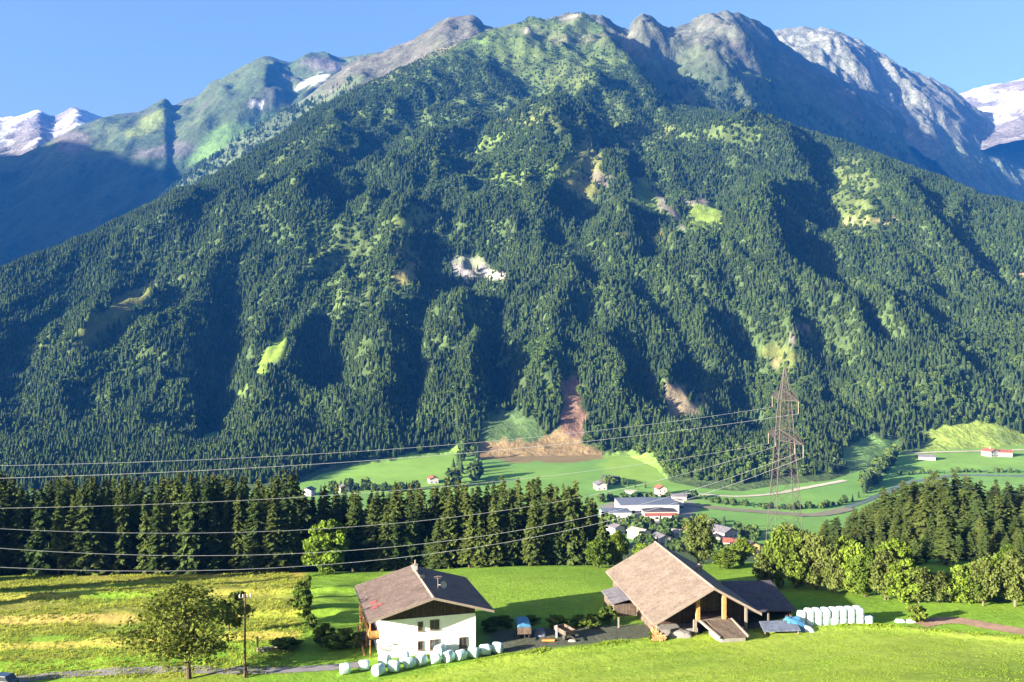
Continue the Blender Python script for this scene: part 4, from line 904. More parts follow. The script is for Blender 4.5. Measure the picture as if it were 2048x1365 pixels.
# ------------------------------------------------------------------ the farmhouse
def house():
    FX, FY = -10.14, 115.0; g = -41.45
    e = empty('farmhouse', (FX, FY, g), .277, 'white two-storey farmhouse with brown tiled roof and dark timber gable', 'farmhouse')
    zr, k = 8.2, 2.42/8.35; y0, y1 = 2.3, 16.0; xl, xr = -6.6, 6.1; zw = 5.0
    def zroof(x): return zr - k*abs(x) - .27
    b = MB(); b.box(xl, y0, -1.2, xr, y1, zw); b.build('wall', M['plaster'], e)
    b = MB(); b.prism([(xl+.02, y0+.06, zw), (xr-.02, y0+.06, zw), (xr-.02, y0+.06, zroof(xr)), (0, y0+.06, zroof(0)), (xl+.02, y0+.06, zroof(xl))], (0, y1-y0-.12, 0)); b.build('timber_gable', M['darkwood'], e)
    b = MB(); L = 17.1; t = .22
    b.prism([(0, 0, zr), (-8.4, 0, zr-k*8.4), (-8.4, 0, zr-k*8.4-t), (0, 0, zr-t)], (0, L, 0))
    b.prism([(0, 0, zr), (0, 0, zr-t), (8.1, 0, zr-k*8.1-t), (8.1, 0, zr-k*8.1)], (0, L, 0))
    roof = b.build('roof', M['roof_house'], e)
    b = MB()  # barge boards and ridge cap
    for s, xe in ((-1, -8.4), (1, 8.1)):
        for yy in (-.06, L+.0):
            b = MB(); b.prism([(0, yy, zr-.3), (xe, yy, zr-k*abs(xe)-.3), (xe, yy, zr-k*abs(xe)+.03), (0, yy, zr+.03)], (0, .06, 0)); b.build('barge_board', M['trimwood'], roof)
    b = MB(); b.prism([(-.25, -.03, zr-.03), (0, -.03, zr+.09), (.25, -.03, zr-.03)], (0, L+.06, 0)); b.build('ridge_cap', M['trimwood'], roof)
    b = MB()
    for s, xe in ((-1, -8.4), (1, 8.1)): b.cyl((xe+s*.07, .1, zr-k*abs(xe)-.1), (xe+s*.07, L-.1, zr-k*abs(xe)-.1), .07, n=8)
    b.build('gutter', M['iron'], roof)
    b = MB()
    for y in np.arange(1.0, L, 1.0):
        for s, xe in ((-1, -8.2), (1, 7.9)): b.beam((s*.3, y, zr-.3-k*.3), (xe, y, zr-k*abs(xe)-.3), .12, .14)
    b.build('rafters', M['darkwood'], roof)
    # red tiles
    for (x, y, w, l) in [(-7.0, 6.3, .9, 1.1), (-7.1, 4.1, .8, 1.2), (-6.3, 4.6, .6, .9)]:
        q = MB(); z0 = zr-k*abs(x)+.02; q.prism([(x-w/2, y, z0-k*w/2), (x+w/2, y, z0+k*w/2), (x+w/2, y, z0+k*w/2+.03), (x-w/2, y, z0-k*w/2+.03)], (0, l, 0)); q.build('red_tile_patch', M['redpatch'], roof)
    # chimneys
    c = MB(); c.box(-.28, 14.0, zr-.4, .28, 14.5, zr+.8); ch = c.build('chimney', M['villagewall'], roof); c = MB(); c.box(-.36, 13.92, zr+.8, .36, 14.58, zr+.9); c.cyl((0, 14.25, zr+.9), (0, 14.25, zr+1.5), .12, .1); c.build('chimney_cap', M['trimwood'], ch)
    c = MB(); c.box(-.1, 9.3, zr-.4, .5, 9.9, zr+.45); c.build('vent_stack', M['iron'], roof)
    # antenna mast with dish on the dark slope
    a = MB(); a.cyl((1.6, 5.4, zr-k*1.6-.1), (1.6, 5.4, zr+1.35), .04, n=8); mast = a.build('antenna_mast', M['greywood'], roof)
    a = MB()
    a.beam((1.1, 5.4, zr+1.2), (2.1, 5.4, zr+1.2), .05); a.beam((1.2, 5.4, zr+.95), (2.0, 5.4, zr+.95), .04)
    for xx in (1.15, 1.4, 1.8, 2.05): a.beam((xx, 5.1, zr+1.2), (xx, 5.7, zr+1.2), .03)
    a.build('antenna', M['trimwood'], mast)
    d = MB(); n = 16; c0 = Vector((2.25, 5.2, zr+.1)); dirv = Vector((.45, -.8, .35)).normalized(); u = dirv.orthogonal().normalized(); w = dirv.cross(u)
    rings = []
    for r_, off in ((.05, 0), (.3, .05), (.52, .16)):
        rings.append([c0+dirv*off+(u*math.cos(2*math.pi*i/n)+w*math.sin(2*math.pi*i/n))*r_ for i in range(n)])
    for ra, rb in zip(rings[:-1], rings[1:]):
        for i in range(n): d.poly([ra[i], ra[(i+1) % n], rb[(i+1) % n], rb[i]])
    d.beam((1.6, 5.4, zr+.1), tuple(c0), .06); d.build('satellite_dish', M['plasterwarm'], mast)
    # windows on the facade and left wall
    def win(x, z, w, h, name='window', shutters=False):
        f = MB(); fw = .09
        for (a0, a1, b0, b1) in ((x-w/2-fw, x+w/2+fw, z-fw, z), (x-w/2-fw, x+w/2+fw, z+h, z+h+fw), (x-w/2-fw, x-w/2, z, z+h), (x+w/2, x+w/2+fw, z, z+h)): f.box(a0, y0-.07, b0, a1, y0+.02, b1)
        if w > .8: f.box(x-.03, y0-.05, z, x+.03, y0+.02, z+h)
        o = f.build(name, M['framewood'], e); p = MB(); p.box(x-w/2, y0-.025, z, x+w/2, y0+.02, z+h); p.build('pane', M['glass'], o)
        s = MB(); s.box(x-w/2-.15, y0-.18, z-fw-.07, x+w/2+.15, y0+.02, z-fw-.01); s.build('sill', M['trimwood'], o)
    win(-1.35, 3.35, .55, 1.05); win(.55, 3.35, 1.1, 1.15); win(-1.35, .85, .55, 1.0); win(.55, .7, 1.15, 1.2); win(4.4, .55, .95, 1.3)
    for y in (7.5, 10.5, 13.5):
        for z in (.9, 3.3):
            q = MB(); q.box(xl-.06, y, z, xl+.02, y+1.0, z+1.2); q.build('window', M['glass'], e)
    # balcony along the sunny left wall
    q = MB(); q.box(xl-1.35, 3.2, 2.35, xl, 15.2, 2.55); bal = q.build('balcony', M['darkwood'], e)
    q = MB(); q.box(xl-1.38, 3.2, 2.55, xl-1.3, 15.2, 3.5); q.box(xl-1.3, 3.2, 2.55, xl, 3.28, 3.5); q.build('railing', M['warmwood'], bal)
    q = MB()
    for y in (3.3, 7.2, 11.2, 15.0): q.box(xl-1.3, y, -.9, xl-1.14, y+.16, zroof(xl-1.3)-.05)
    q.build('balcony_post', M['warmwood'], bal)
    # boarded porch and stair by the garden
    q = MB(); q.prism([(xl-1.9, 4.2, -.8), (xl-1.9, 13, -.8), (xl-1.9, 13, 1.3), (xl-1.9, 4.2, .3)], (.08, 0, 0)); q.beam((xl-1.86, 3.9, .2), (xl-1.86, 13.2, 1.45), .14); q.build('stair_boarding', M['warmwood'], e)
    q = MB()
    for i in range(8): q.box(xl-1.75, 4.4+i*.9, -.9, xl-.3, 5.3+i*.9, -.7+i*.22)
    q.build('stair', M['greywood'], e)
    q = MB(); q.cyl((xr+.05, y0-.05, -.8), (xr+.05, y0-.05, zw), .05, n=8); q.build('downpipe', M['iron'], e)
    return e
house()

# ------------------------------------------------------------------ the barn
def barn():
    FX, FY = 27.57, 121.0; g = -40.75
    e = empty('barn', (FX, FY, g), .127, 'large open-fronted timber barn with wide weathered pink-brown roof', 'barn')
    zr = 7.12; L = 28.0; kl = 4.67/8.51; kr = 3.703/6.693; t = .28
    b = MB()
    b.prism([(0, 0, zr), (-8.5, 0, zr-kl*8.5), (-8.5, 0, zr-kl*8.5-t), (0, 0, zr-t)], (0, L, 0)); b.prism([(0, 0, zr), (0, 0, zr-t), (6.8, 0, zr-kr*6.8-t), (6.8, 0, zr-kr*6.8)], (0, L, 0))
    roof = b.build('roof', M['roof_barn'], e)
    b = MB()
    for xe, k in ((-8.5, kl), (6.8, kr)): b = MB(); b.prism([(0, -.07, zr-.34), (xe, -.07, zr-k*abs(xe)-.34), (xe, -.07, zr-k*abs(xe)+.03), (0, -.07, zr+.03)], (0, .07, 0)); b.build('barge_board', M['trimwood'], roof)
    b = MB(); b.prism([(-.28, -.03, zr-.05), (0, -.03, zr+.1), (.28, -.03, zr-.05)], (0, L+.06, 0)); b.build('ridge_cap', M['trimwood'], roof)
    b = MB()
    for y in np.arange(.8, L, 1.4):
        b.beam((-.3, y, zr-.4-kl*.3), (-8.2, y, zr-kl*8.2-.38), .14, .18); b.beam((.3, y, zr-.4-kr*.3), (6.6, y, zr-kr*6.6-.38), .14, .18)
    b.build('rafters', M['darkwood'], roof)
    b = MB(); x = 3.1; z = zr-kr*x; b.cyl((x, 15, z-.2), (x, 15, z+.75), .5, .45, 12); b.cyl((x, 15, z+.75), (x, 15, z+1.15), .62, .15, 12); b.build('roof_vent', M['trimwood'], roof)
    # walls: recessed front, sides, back
    xl, xr = -7.4, 6.0; yf = 4.2; yb = 27.2
    b = MB(); b.prism([(xl, yf, -1), (xr, yf, -1), (xr, yf, zr-kr*xr-.45), (0, yf, zr-.5), (xl, yf, zr-kl*abs(xl)-.45)], (0, .2, 0)); b.build('front_wall', M['darkwood'], e)
    b = MB(); b.box(xl, yf+.2, -1.2, xl+.2, yb, zr-kl*abs(xl)-.45); b.box(xr-.2, yf+.2, -1.2, xr, yb, zr-kr*xr-.45); b.build('side_wall', M['barnwood'], e)
    b = MB(); b.prism([(xl, yb, -1), (xr, yb, -1), (xr, yb, zr-kr*xr-.45), (0, yb, zr-.5), (xl, yb, zr-kl*abs(xl)-.45)], (0, .2, 0)); b.build('rear_wall', M['barnwood'], e)
    b = MB(); b.box(xl+.3, 2.0, -1.0, -1.6, 4.2, 1.0); b.build('stone_base', M['stone'], e)
    # gate in the recess
    b = MB(); b.box(-1.2, yf-.08, 2.6, 2.2, yf, 5.4); gt = b.build('gate', M['barnwood'], e); b = MB(); b.beam((-1.1, yf-.12, 2.7), (2.1, yf-.12, 5.3), .12, .06); b.build('gate_brace', M['greywood'], gt)
    # posts
    def post(x, y, z0, z1, w, mat): q = MB(); q.box(x-w/2, y-w/2, z0, x+w/2, y+w/2, z1); q.build('post', M[mat], e)
    post(-2.0, .9, 2.5, zr-kl*2.0-.35, .5, 'warmwood'); post(1.75, .9, 2.5, zr-kr*1.75-.35, .5, 'warmwood'); post(-2.4, .9, -.8, 2.3, .42, 'greywood'); post(4.9, .9, -.6, zr-kr*4.9-.35, .32, 'greywood'); post(-7.6, .9, -.8, zr-kl*7.6-.35, .35, 'greywood')
    q = MB(); q.beam((-5.9, .9, zr-kl*5.9-.55), (5.0, .9, zr-kr*5.0-.5), .2) if False else q.beam((-2.6, .9, 2.4), (2.6, .9, 2.4), .3); q.build('cross_beam', M['greywood'], e)
    # loft bridge: plank deck on an earth ramp
    q = MB(); q.prism([(-1.6, 4.0, 2.55), (2.6, 4.0, 2.55), (2.6, .6, 2.5), (-1.6, .6, 2.5)], (0, 0, -.18)); q.prism([(-.9, .6, 2.5), (2.6, .6, 2.5), (3.4, -3.0, 1.35), (-.1, -3.0, 1.35)], (0, 0, -.18)); deck = q.build('loft_bridge', M['barnwood'], e)
    q = MB(); q.beam((-1.75, .8, 2.45), (-.3, -3.2, 1.3), .3, .3); q.beam((2.75, .8, 2.5), (3.6, -3.2, 1.35), .22, .3); q.build('bridge_beam', M['trimwood'], deck)
    q = MB(); q.prism([(-.6, .4, -1), (2.5, .4, -1), (3.3, -2.9, -1), (0, -2.9, -1)], (0, 0, 2.1)); q.build('ramp_wall', M['stone'], deck)
    # lean-to on the left side
    q = MB(); q.prism([(-11.2, 12.5, 1.5), (-7.5, 12.5, 2.4), (-7.5, 12.5, 2.55), (-11.2, 12.5, 1.65)], (0, 7, 0)); lr = q.build('lean_to_roof', M['roof_grey'], e)
    q = MB(); q.box(-10.8, 12.8, -1.2, -7.5, 19.2, 1.45); q.build('lean_to_wall', M['barnwood'], e)
    return e
barn()
def loc_barn(x, y):
    c, s = math.cos(.127), math.sin(.127); return 27.57+x*c-y*s, 121.0+x*s+y*c
# annex shed behind the right side of the barn
def annex():
    x0, y0 = loc_barn(7.2, 5.0); g = gz(x0, y0)-.0
    e = empty('shed', (x0, y0, -40.7), .10, 'low shed with dark sloping roof joined to the right of the barn', 'shed')
    b = MB(); b.prism([(-1.2, -.6, 2.05), (6.6, -.6, 2.05), (6.6, 9.0, 3.75), (-1.2, 9.0, 3.75)], (0, 0, .2)); r = b.build('roof', M['roof_dark'], e)
    b = MB(); b.prism([(-1.0, 8.6, 3.4), (6.2, 8.6, 3.4), (6.2, 8.6, -1.2), (-1.0, 8.6, -1.2)], (0, -.2, 0)); b.prism([(6.0, 0, -1), (6.0, 8.4, -1), (6.0, 8.4, 3.55), (6.0, 0, 2.1)], (.2, 0, 0)); b.build('wall', M['barnwood'], e)
    for x in (-.8, 2.6): q = MB(); q.box(x, 0, -1, x+.2, .2, 2.1); q.build('post', M['greywood'], e)
    return e
annex()
def lowshed():
    p = cast(1548, 1258, 90); e = empty('shelter', (p.x, 121.6, -40.6), .1, 'low flat shelter with blue-grey roof in front of the dark shed', 'shelter')
    b = MB(); b.prism([(-2.6, -.9, 1.05), (2.6, -.9, 1.05), (2.9, 1.6, 1.65), (-2.3, 1.6, 1.65)], (0, 0, .12)); b.build('roof', M['roof_blue'], e)
    b = MB(); b.box(-2.2, 1.2, -.8, 2.6, 1.35, 1.5); b.build('wall', M['darkwood'], e)
    for x in (-2.4, 2.3): q = MB(); q.box(x, -.7, -.8, x+.14, -.56, 1.05); q.build('post', M['greywood'], e)
lowshed()
def lumpy(name, loc, sx, sy, sz, mat, label, cat, seed, n=22, rz=0., group=None):
    """draped, lumpy heap standing on the ground"""
    t = np.linspace(-1, 1, n); A, B = np.meshgrid(t, t, indexing='ij'); r = np.maximum(np.abs(A), np.abs(B))*.55+np.hypot(A, B)*.45
    Zh = np.clip(1-r**3.0, 0, 1)**.6 + .16*fbm(A*2.2+seed, B*2.2, 3, seed)*(r < .97); i = np.arange(n*n).reshape(n, n)
    V = np.stack([A*sx*(1+.08*fbm(A*2, B*2, 2, seed+3)), B*sy*(1+.08*fbm(A*2, B*2, 2, seed+5)), Zh*sz-.15], -1).reshape(-1, 3)
    me = mesh_arr(name, V, np.stack([i[:-1, :-1], i[1:, :-1], i[1:, 1:], i[:-1, 1:]], -1).reshape(-1, 4)); me.polygons.foreach_set('use_smooth', np.ones(len(me.polygons), bool))
    o = link_mesh(name, me, None, [mat]); o.location = loc; o.rotation_euler.z = rz; return tag(o, label, cat, group)
p = cast(1585, 1254, 90)
lumpy('tarpaulin', (p.x-.3, 123.5, -40.5), 1.9, 1.6, 2.2, M['tarp'], 'bright blue tarpaulin over a heap at the left end of the bale stack', 'tarpaulin', 3)
lumpy('plastic_sheet', (p.x+1.1, 122.6, -40.4), 1.2, .7, 1.25, M['tarpwhite'], 'crumpled pale sheet lying against the blue tarpaulin', 'plastic sheet', 8, rz=-.5)
for px, lab, sd in [(1806, 'small crumpled white sheet at the start of the dirt track', 4), (1828, 'larger white sheet on the grass beside the low dark bush', 5)]:
    q = cast(px, 1249, 90); lumpy('plastic_sheet', (q.x, q.y+1, gz(q.x, q.y+1)), .75, .5, .55, M['tarpwhite'], lab, 'plastic sheet', sd)

# ------------------------------------------------------------------ wrapped bales
def bale_mesh(r=.72, l=1.3, seed=0):
    rg = np.random.default_rng(seed); n = 28; prof = [(-l/2, 0), (-l/2-.02, r*.5), (-l/2, r*.86), (-l/2+.07, r*.97), (-l/4, r*1.01), (0, r*1.02), (l/4, r*1.0), (l/2-.07, r*.97), (l/2, r*.86), (l/2+.02, r*.5), (l/2, 0)]
    V = []
    for (x, q) in prof:
        for i in range(n):
            a = 2*math.pi*i/n; w = 1+.03*math.sin(3*a+seed)+.02*math.sin(5*a+2*seed+x*3)+.014*rg.normal(); z = math.sin(a)*q*w
            V.append((x + .012*rg.normal(), math.cos(a)*q*w, max(z, -r*.9)))
    F = []
    for k in range(len(prof)-1):
        for i in range(n): F.append((k*n+i, k*n+(i+1) % n, (k+1)*n+(i+1) % n, (k+1)*n+i))
    me = mesh_arr('silage_bale', np.array(V), np.array(F)); me.polygons.foreach_set('use_smooth', np.ones(len(F), bool)); return me
BM = [bale_mesh(seed=k) for k in range(4)]
for m_ in BM: m_.materials.append(M['bale'])
BU = [bale_mesh(.61, 1.14, seed=10+k) for k in range(3)]
for m_ in BU: m_.materials.append(M['bale_white'])
ORD = ['first', 'second', 'third', 'fourth', 'fifth', 'sixth', 'seventh', 'eighth', 'ninth', 'tenth', 'eleventh', 'twelfth']
row = [(689, 1352), (727, 1344), (756, 1354), (787, 1347), (818, 1340), (842, 1334), (870, 1331), (897, 1327), (921, 1323), (947, 1318), (970, 1313), (995, 1309)]
for i, (px, py) in enumerate(row):
    p = cast(px, py, 80); o = bpy.data.objects.new('silage_bale', BM[i % 4]); COL.objects.link(o); o.location = (p.x, p.y+.4, gz(p.x, p.y+.4)+.67); o.rotation_euler = (0, 0, R(random.choice([25, -20, 40, 12, -35, 55]) + random.uniform(-8, 8)))
    s = random.uniform(.9, 1.0)*(1.08 if i in (2, 9) else 1); o.scale = (s, s, s); 
    lab = f'{ORD[i]} pale silage bale counting from the lane in the front row by the farmhouse' if i else 'lone round bale nearest the lane at the left end of the row'
    tag(o, lab if i < 11 else 'end bale of the front row, farthest from the lane', 'silage bale', 'silage bales in front of the farmhouse')
for i, (px, py, lab) in enumerate([(768, 1334, 'pale bale half hidden behind the large third bale by the house wall'), (806, 1328, 'pale bale behind the fourth and fifth bales of the front row'), (880, 1314, 'pale bale tucked behind the row below the facade window')]):
    p = cast(px, py, 80); o = bpy.data.objects.new('silage_bale', BM[i]); COL.objects.link(o); o.location = (p.x, p.y+.5, gz(p.x, p.y+.5)+.67); o.rotation_euler.z = R(40*i-20); tag(o, lab, 'silage bale', 'silage bales in front of the farmhouse')
# standing stack right of the barn: columns two high, two ranks
sx0 = cast(1601, 1254, 90); st0 = Vector((sx0.x, 124.6, 0)); st1 = Vector(((1718-CX)/F_*125.4, 125.4, 0))
for rank in range(2):
    for c in range(8):
        if rank == 1 and c in (0,): continue
        p = st0.lerp(st1, c/7) + Vector((.25*rank+random.uniform(-.05, .05), 1.38*rank, 0)); z = gz(p.x, p.y)
        for lv in range(2):
            if c == 0 and lv == 1 and rank == 0: pass
            o = bpy.data.objects.new('silage_bale', random.choice(BU)); COL.objects.link(o); o.location = (p.x+random.uniform(-.05, .05), p.y, z+.55+lv*1.13); o.rotation_euler = (0, R(90), random.uniform(0, 6))
            if rank == 0: lab = f'{"upper" if lv else "lower"} white bale in the {ORD[c]} front column of the stack from the blue tarpaulin'
            else: lab = f'{"upper" if lv else "lower"} white bale of the rear rank behind the {ORD[c]} front column of the stack'
            tag(o, lab, 'silage bale', 'white bales stacked beside the barn')
o = bpy.data.objects.new('silage_bale', BU[0]); COL.objects.link(o); p = st1 + Vector((1.35, -.1, 0)); o.location = (p.x, p.y, gz(p.x, p.y)+.6); o.rotation_euler = (0, R(90), 1); tag(o, 'single low white bale standing at the right end of the stack', 'silage bale', 'white bales stacked beside the barn')

# ------------------------------------------------------------------ yard things
def firewood():
    x, y = loc_barn(-7.9, -.4); e = MB(); rg = random.Random(3)
    for r_ in range(6):
        for c in range(7-r_ if r_ > 2 else 6):
            e.cyl((x-.9+c*.32+(r_ % 2)*.15, y+rg.uniform(-.5, -.35), gz(x, y)+.14+r_*.27), (x-.9+c*.32+(r_ % 2)*.15, y+.45, gz(x, y)+.14+r_*.27), .15*rg.uniform(.85, 1.1), n=8)
    tag(e.build('firewood_pile', M['logend']), 'pile of orange-brown logs at the front left corner of the barn', 'firewood')
firewood()
x, y = loc_barn(-4.6, .4); lumpy('sack_heap', (x, y, gz(x, y)), 1.7, .7, .9, M['stone'], 'pale grey heap under the eave at the barn front', 'heap', 12)
def wagon(px, base, label, w, l, h, cover, rz=.1, Yd=None):
    p = cast(px, base, 90); e = empty('farm_wagon', (p.x, p.y, gz(p.x, p.y)), rz, label, 'wagon')
    b = MB(); b.box(-w/2, -l/2, .75, w/2, l/2, .9); b.box(-w/2, -l/2, .9, -w/2+.08, l/2, h); b.box(w/2-.08, -l/2, .9, w/2, l/2, h); b.box(-w/2+.08, -l/2, .9, w/2-.08, -l/2+.08, h); b.box(-w/2+.08, l/2-.08, .9, w/2-.08, l/2, h); b.build('body', M['barnwood'], e)
    for sx in (-1, 1):
        for sy in (-1, 1):
            q = MB(); q.cyl((sx*(w/2-.28), sy*l*.3, .42), (sx*(w/2-.05), sy*l*.3, .42), .42, n=16); wh = q.build('wheel', M['rubber'], e); q = MB(); q.cyl((sx*(w/2-.30), sy*l*.3, .42), (sx*(w/2-.03), sy*l*.3, .42), .2, n=12); q.build('hub', M['steel'], wh)
    q = MB(); q.beam((0, -l/2, .6), (0, -l/2-1.3, .5), .12); q.build('drawbar', M['iron'], e)
    if cover:
        q = MB(); q.prism([(-w/2-.05, -l/2-.05, h), (w/2+.05, -l/2-.05, h), (w/2-.1, -l/2-.05, h+.35), (0, -l/2-.05, h+.5), (-w/2+.1, -l/2-.05, h+.35)], (0, l+.1, 0)); q.build('cover', M[cover], e, bevel=.08)
    return e
wagon(1046, 1272, 'dark farm wagon with a bright blue cover in the shaded yard', 1.9, 3.4, 1.7, 'tarp')
wagon(1130, 1276, 'open grey trailer parked between the wagon and the barn', 1.7, 3.0, 1.35, None, .5)
p = cast(1078, 1272, 90); lumpy('covered_heap', (p.x, p.y, gz(p.x, p.y)), 1.0, .8, 1.1, M['roof_blue'], 'low blue-grey covered heap between wagon and trailer', 'heap', 22)
p = cast(1096, 1284, 90); b = MB(); b.box(-.85, -.18, 0, .85, .18, .1); b.box(-.7, -.14, .1, .9, .16, .2); o = b.build('board_stack', M['orange']); o.location = (p.x, p.y, gz(p.x, p.y)+.05); tag(o, 'small orange board lying at the edge of the yard', 'boards')
p = cast(1145, 1284, 90); lumpy('boulder', (p.x, p.y, gz(p.x, p.y)), .6, .4, .45, M['stone'], 'pale boulder at the grass edge below the trailer', 'boulder', 31)
p = cast(1113, 1276, 90); b = MB(); b.box(-.07, -.07, -.2, .07, .07, 1.6); b.box(-.1, -.1, 1.6, .1, .1, 1.66); o = b.build('gate_post', M['white']); o.location = (p.x, p.y, gz(p.x, p.y)); tag(o, 'short white post standing in front of the grey trailer', 'post')
for px, base, top, lab in [(515, 1304, 1276, 'pale stubby post at the end of the low wall by the lane'), (622, 1256, 1236, 'white post at the corner of the mown field'), (1237, 1256, 1236, 'thin pale post beside the lean-to of the barn')]:
    p = cast(px, base, 80); h = (base-top)/F_*p.y; b = MB(); b.box(-.1, -.1, -.3, .1, .1, h); b.box(-.13, -.13, h, .13, .13, h+.05); o = b.build('fence_post', M['trimwood']); o.location = (p.x, p.y, p.z); tag(o, lab, 'post')
# low stone wall beside the lane
pa = cast(522, 1302, 80); pb = cast(600, 1296, 80); b = MB(); d = (pb-pa)
for i in range(9):
    q = pa + d*(i/9); b.box(q.x+random.uniform(0, .05), q.y-.25, gz(q.x, q.y)-.3, q.x+d.x/9-.04, q.y+.2, gz(q.x, q.y)+.45+random.uniform(-.06, .06))
tag(b.build('garden_wall', M['stone']), 'low grey stone wall on the meadow bank behind the lane', 'wall')
p = cast(758, 1138, 100); lumpy('brush_heap', (p.x, p.y, gz(p.x, p.y)), 2.3, 1.0, 1.5, M['logend'], 'brown brushwood heap at the edge of the spruce wood behind the house', 'heap', 17)
# utility pole
p = cast(490, 1357, 80); e = empty('utility_pole', p, .3, 'thin wooden utility pole standing beside the lane', 'utility pole'); hp = (1357-1188)/F_*p.y
b = MB(); b.cyl((0, 0, -.4), (0, 0, hp), .15, .10, 10); b.cyl((.32, 0, -.4), (.03, 0, 2.2), .13, .09, 8); b.build('pole', M['bark'], e)
b = MB(); b.beam((-.75, 0, hp-.5), (.75, 0, hp-.5), .11); ca = b.build('crossarm', M['greywood'], e)
for x in (-.65, -.25, .25, .65):
    q = MB(); q.cyl((x, 0, hp-.45), (x, 0, hp-.2), .06, .045, 8); q.cyl((x, 0, hp-.2), (x, 0, hp-.12), .08, .05, 8); q.build('insulator', M['white'], ca)
# parked car at the lower left corner
def car():
    p = cast(14, 1372, 60); e = empty('parked_car', (p.x-.8, p.y-.3, gz(p.x-.8, p.y-.3)), R(80), 'dark blue car on the lane, cut by the lower left corner', 'car')
    b = MB(); b.prism([(-.85, -2.1, .35), (-.85, 2.1, .35), (-.85, 2.1, .8), (-.85, 1.1, .92), (-.85, -1.9, .95), (-.85, -2.1, .8)], (1.7, 0, 0)); b.build('body', M['carpaint'], e, bevel=.08)
    b = MB(); b.prism([(-.78, -1.85, .95), (-.78, 1.0, .93), (-.7, .35, 1.42), (-.7, -1.4, 1.45)], (1.54, 0, 0)); b.build('cabin', M['glass'], e, bevel=.06)
    b = MB(); b.box(-.68, -1.38, 1.44, .72, .33, 1.5); b.build('roof', M['carpaint'], e, bevel=.03)
    for sx in (-1, 1):
        for y in (-1.3, 1.3):
            q = MB(); q.cyl((sx*.68, y, .32), (sx*.88, y, .32), .32, n=18); w = q.build('wheel', M['rubber'], e); q = MB(); q.cyl((sx*.66, y, .32), (sx*.89, y, .32), .19, n=12); q.build('rim', M['steel'], w)
    for s in (-.6, .6): q = MB(); q.box(s-.18, 2.07, .58, s+.18, 2.13, .74); q.build('headlight', M['white'], e)
car()

# ------------------------------------------------------------------ pylon and power lines
PXD, PYD = 61.5, 200.0; PZ = gz(PXD, PYD); ZTOP = -(735-CY)/F_*PYD
ARM_U, ARM_L = -13.2, -22.2
def pylon():
    e = empty('lattice_pylon', (PXD, PYD, PZ), 0, 'tall grey steel lattice pylon with two crossarms standing before the forest', 'pylon')
    H = ZTOP-PZ; zl = ARM_L-PZ; zu = ARM_U-PZ; b = MB(); w0, w1, w2 = 3.6, 1.7, .1
    def hw(z): return np.interp(z, [0, zl, zu, H], [w0, w1, 1.15, w2])
    lv = list(np.linspace(0, zl, 8)) + list(np.linspace(zl, zu, 5))[1:] + list(np.linspace(zu, H, 5))[1:]
    S = .17
    for z0, z1 in zip(lv[:-1], lv[1:]):
        a, c = hw(z0), hw(z1); q0 = [(-a, -a, z0), (a, -a, z0), (a, a, z0), (-a, a, z0)]; q1 = [(-c, -c, z1), (c, -c, z1), (c, c, z1), (-c, c, z1)]
        S = .10 if z1 < zl*.62 else .145
        for i in range(4):
            j = (i+1) % 4; b.beam(q0[i], q1[i], S); b.beam(q0[i], q1[j], S*.55); b.beam(q0[j], q1[i], S*.55); b.beam(q1[i], q1[j], S*.5)
    b.build('mast', M['steel'], e)
    for zz, ln, nm in ((zl, 12.7, 'crossarm'), (zu, 9.6, 'crossarm')):
        q = MB(); c = hw(zz)
        for s in (-1, 1):
            tip = (0, s*ln, zz+.3)
            for sx in (-c, c):
                q.beam((sx, s*c, zz), tip, .15); q.beam((sx, s*c, zz+2.6), tip, .15)
                for t in (.2, .4, .6, .8):
                    y = s*(c+(ln-c)*t); q.beam((sx*(1-t), y, zz+.3*t), (sx*(1-t), y, zz+2.6*(1-t)+.3*t), .085); y2 = s*(c+(ln-c)*(t-.2)); q.beam((sx*(1.2-t), y2, zz+.3*(t-.2)), (sx*(1-t), y, zz+2.6*(1-t)+.3*t), .085)
        ao = q.build(nm, M['steel'], e)
        for y in ((-ln, -ln*.55, ln*.55, ln) if ln > 11 else (-ln, ln)):
            i_ = MB(); i_.cyl((0, y, zz+.2), (0, y, zz-2.4), .08, n=6); i_.build('insulator_string', M['trimwood'], ao)
pylon()
def wire(name, A, B, sag, label, rad=.05, n=40):
    b = MB(); A = Vector(A); B = Vector(B); P = [A.lerp(B, i/n) - Vector((0, 0, 4*sag*(i/n)*(1-i/n))) for i in range(n+1)]
    for p, q in zip(P[:-1], P[1:]): b.cyl(p, q, rad, n=6, caps=False)
    return tag(b.build(name, M['wire']), label, 'power line', 'power lines on the pylon')
LX, LY = -178.0, 90.0
def fit_wire(Rp, off, p0, p1):
    """end height on the next pylon and sag such that the span passes the two sighted points"""
    Lp = Vector((LX + off*.55, LY - off*.835, 0)); A = []; rhs = []
    for px, py in (p0, p1):
        k = (px-CX)/F_; t = (Rp.x-k*Rp.y)/((Rp.x-Lp.x)-k*(Rp.y-Lp.y)); Yv = Rp.y+(Lp.y-Rp.y)*t
        zz = -(py-CY)/F_*Yv; A.append([t, -4*t*(1-t)]); rhs.append(zz-Rp.z*(1-t))
    zL, sag = np.linalg.solve(np.array(A), np.array(rhs)); Lp.z = zL
    return Lp, max(1.5, float(sag))
WZ = 2.4
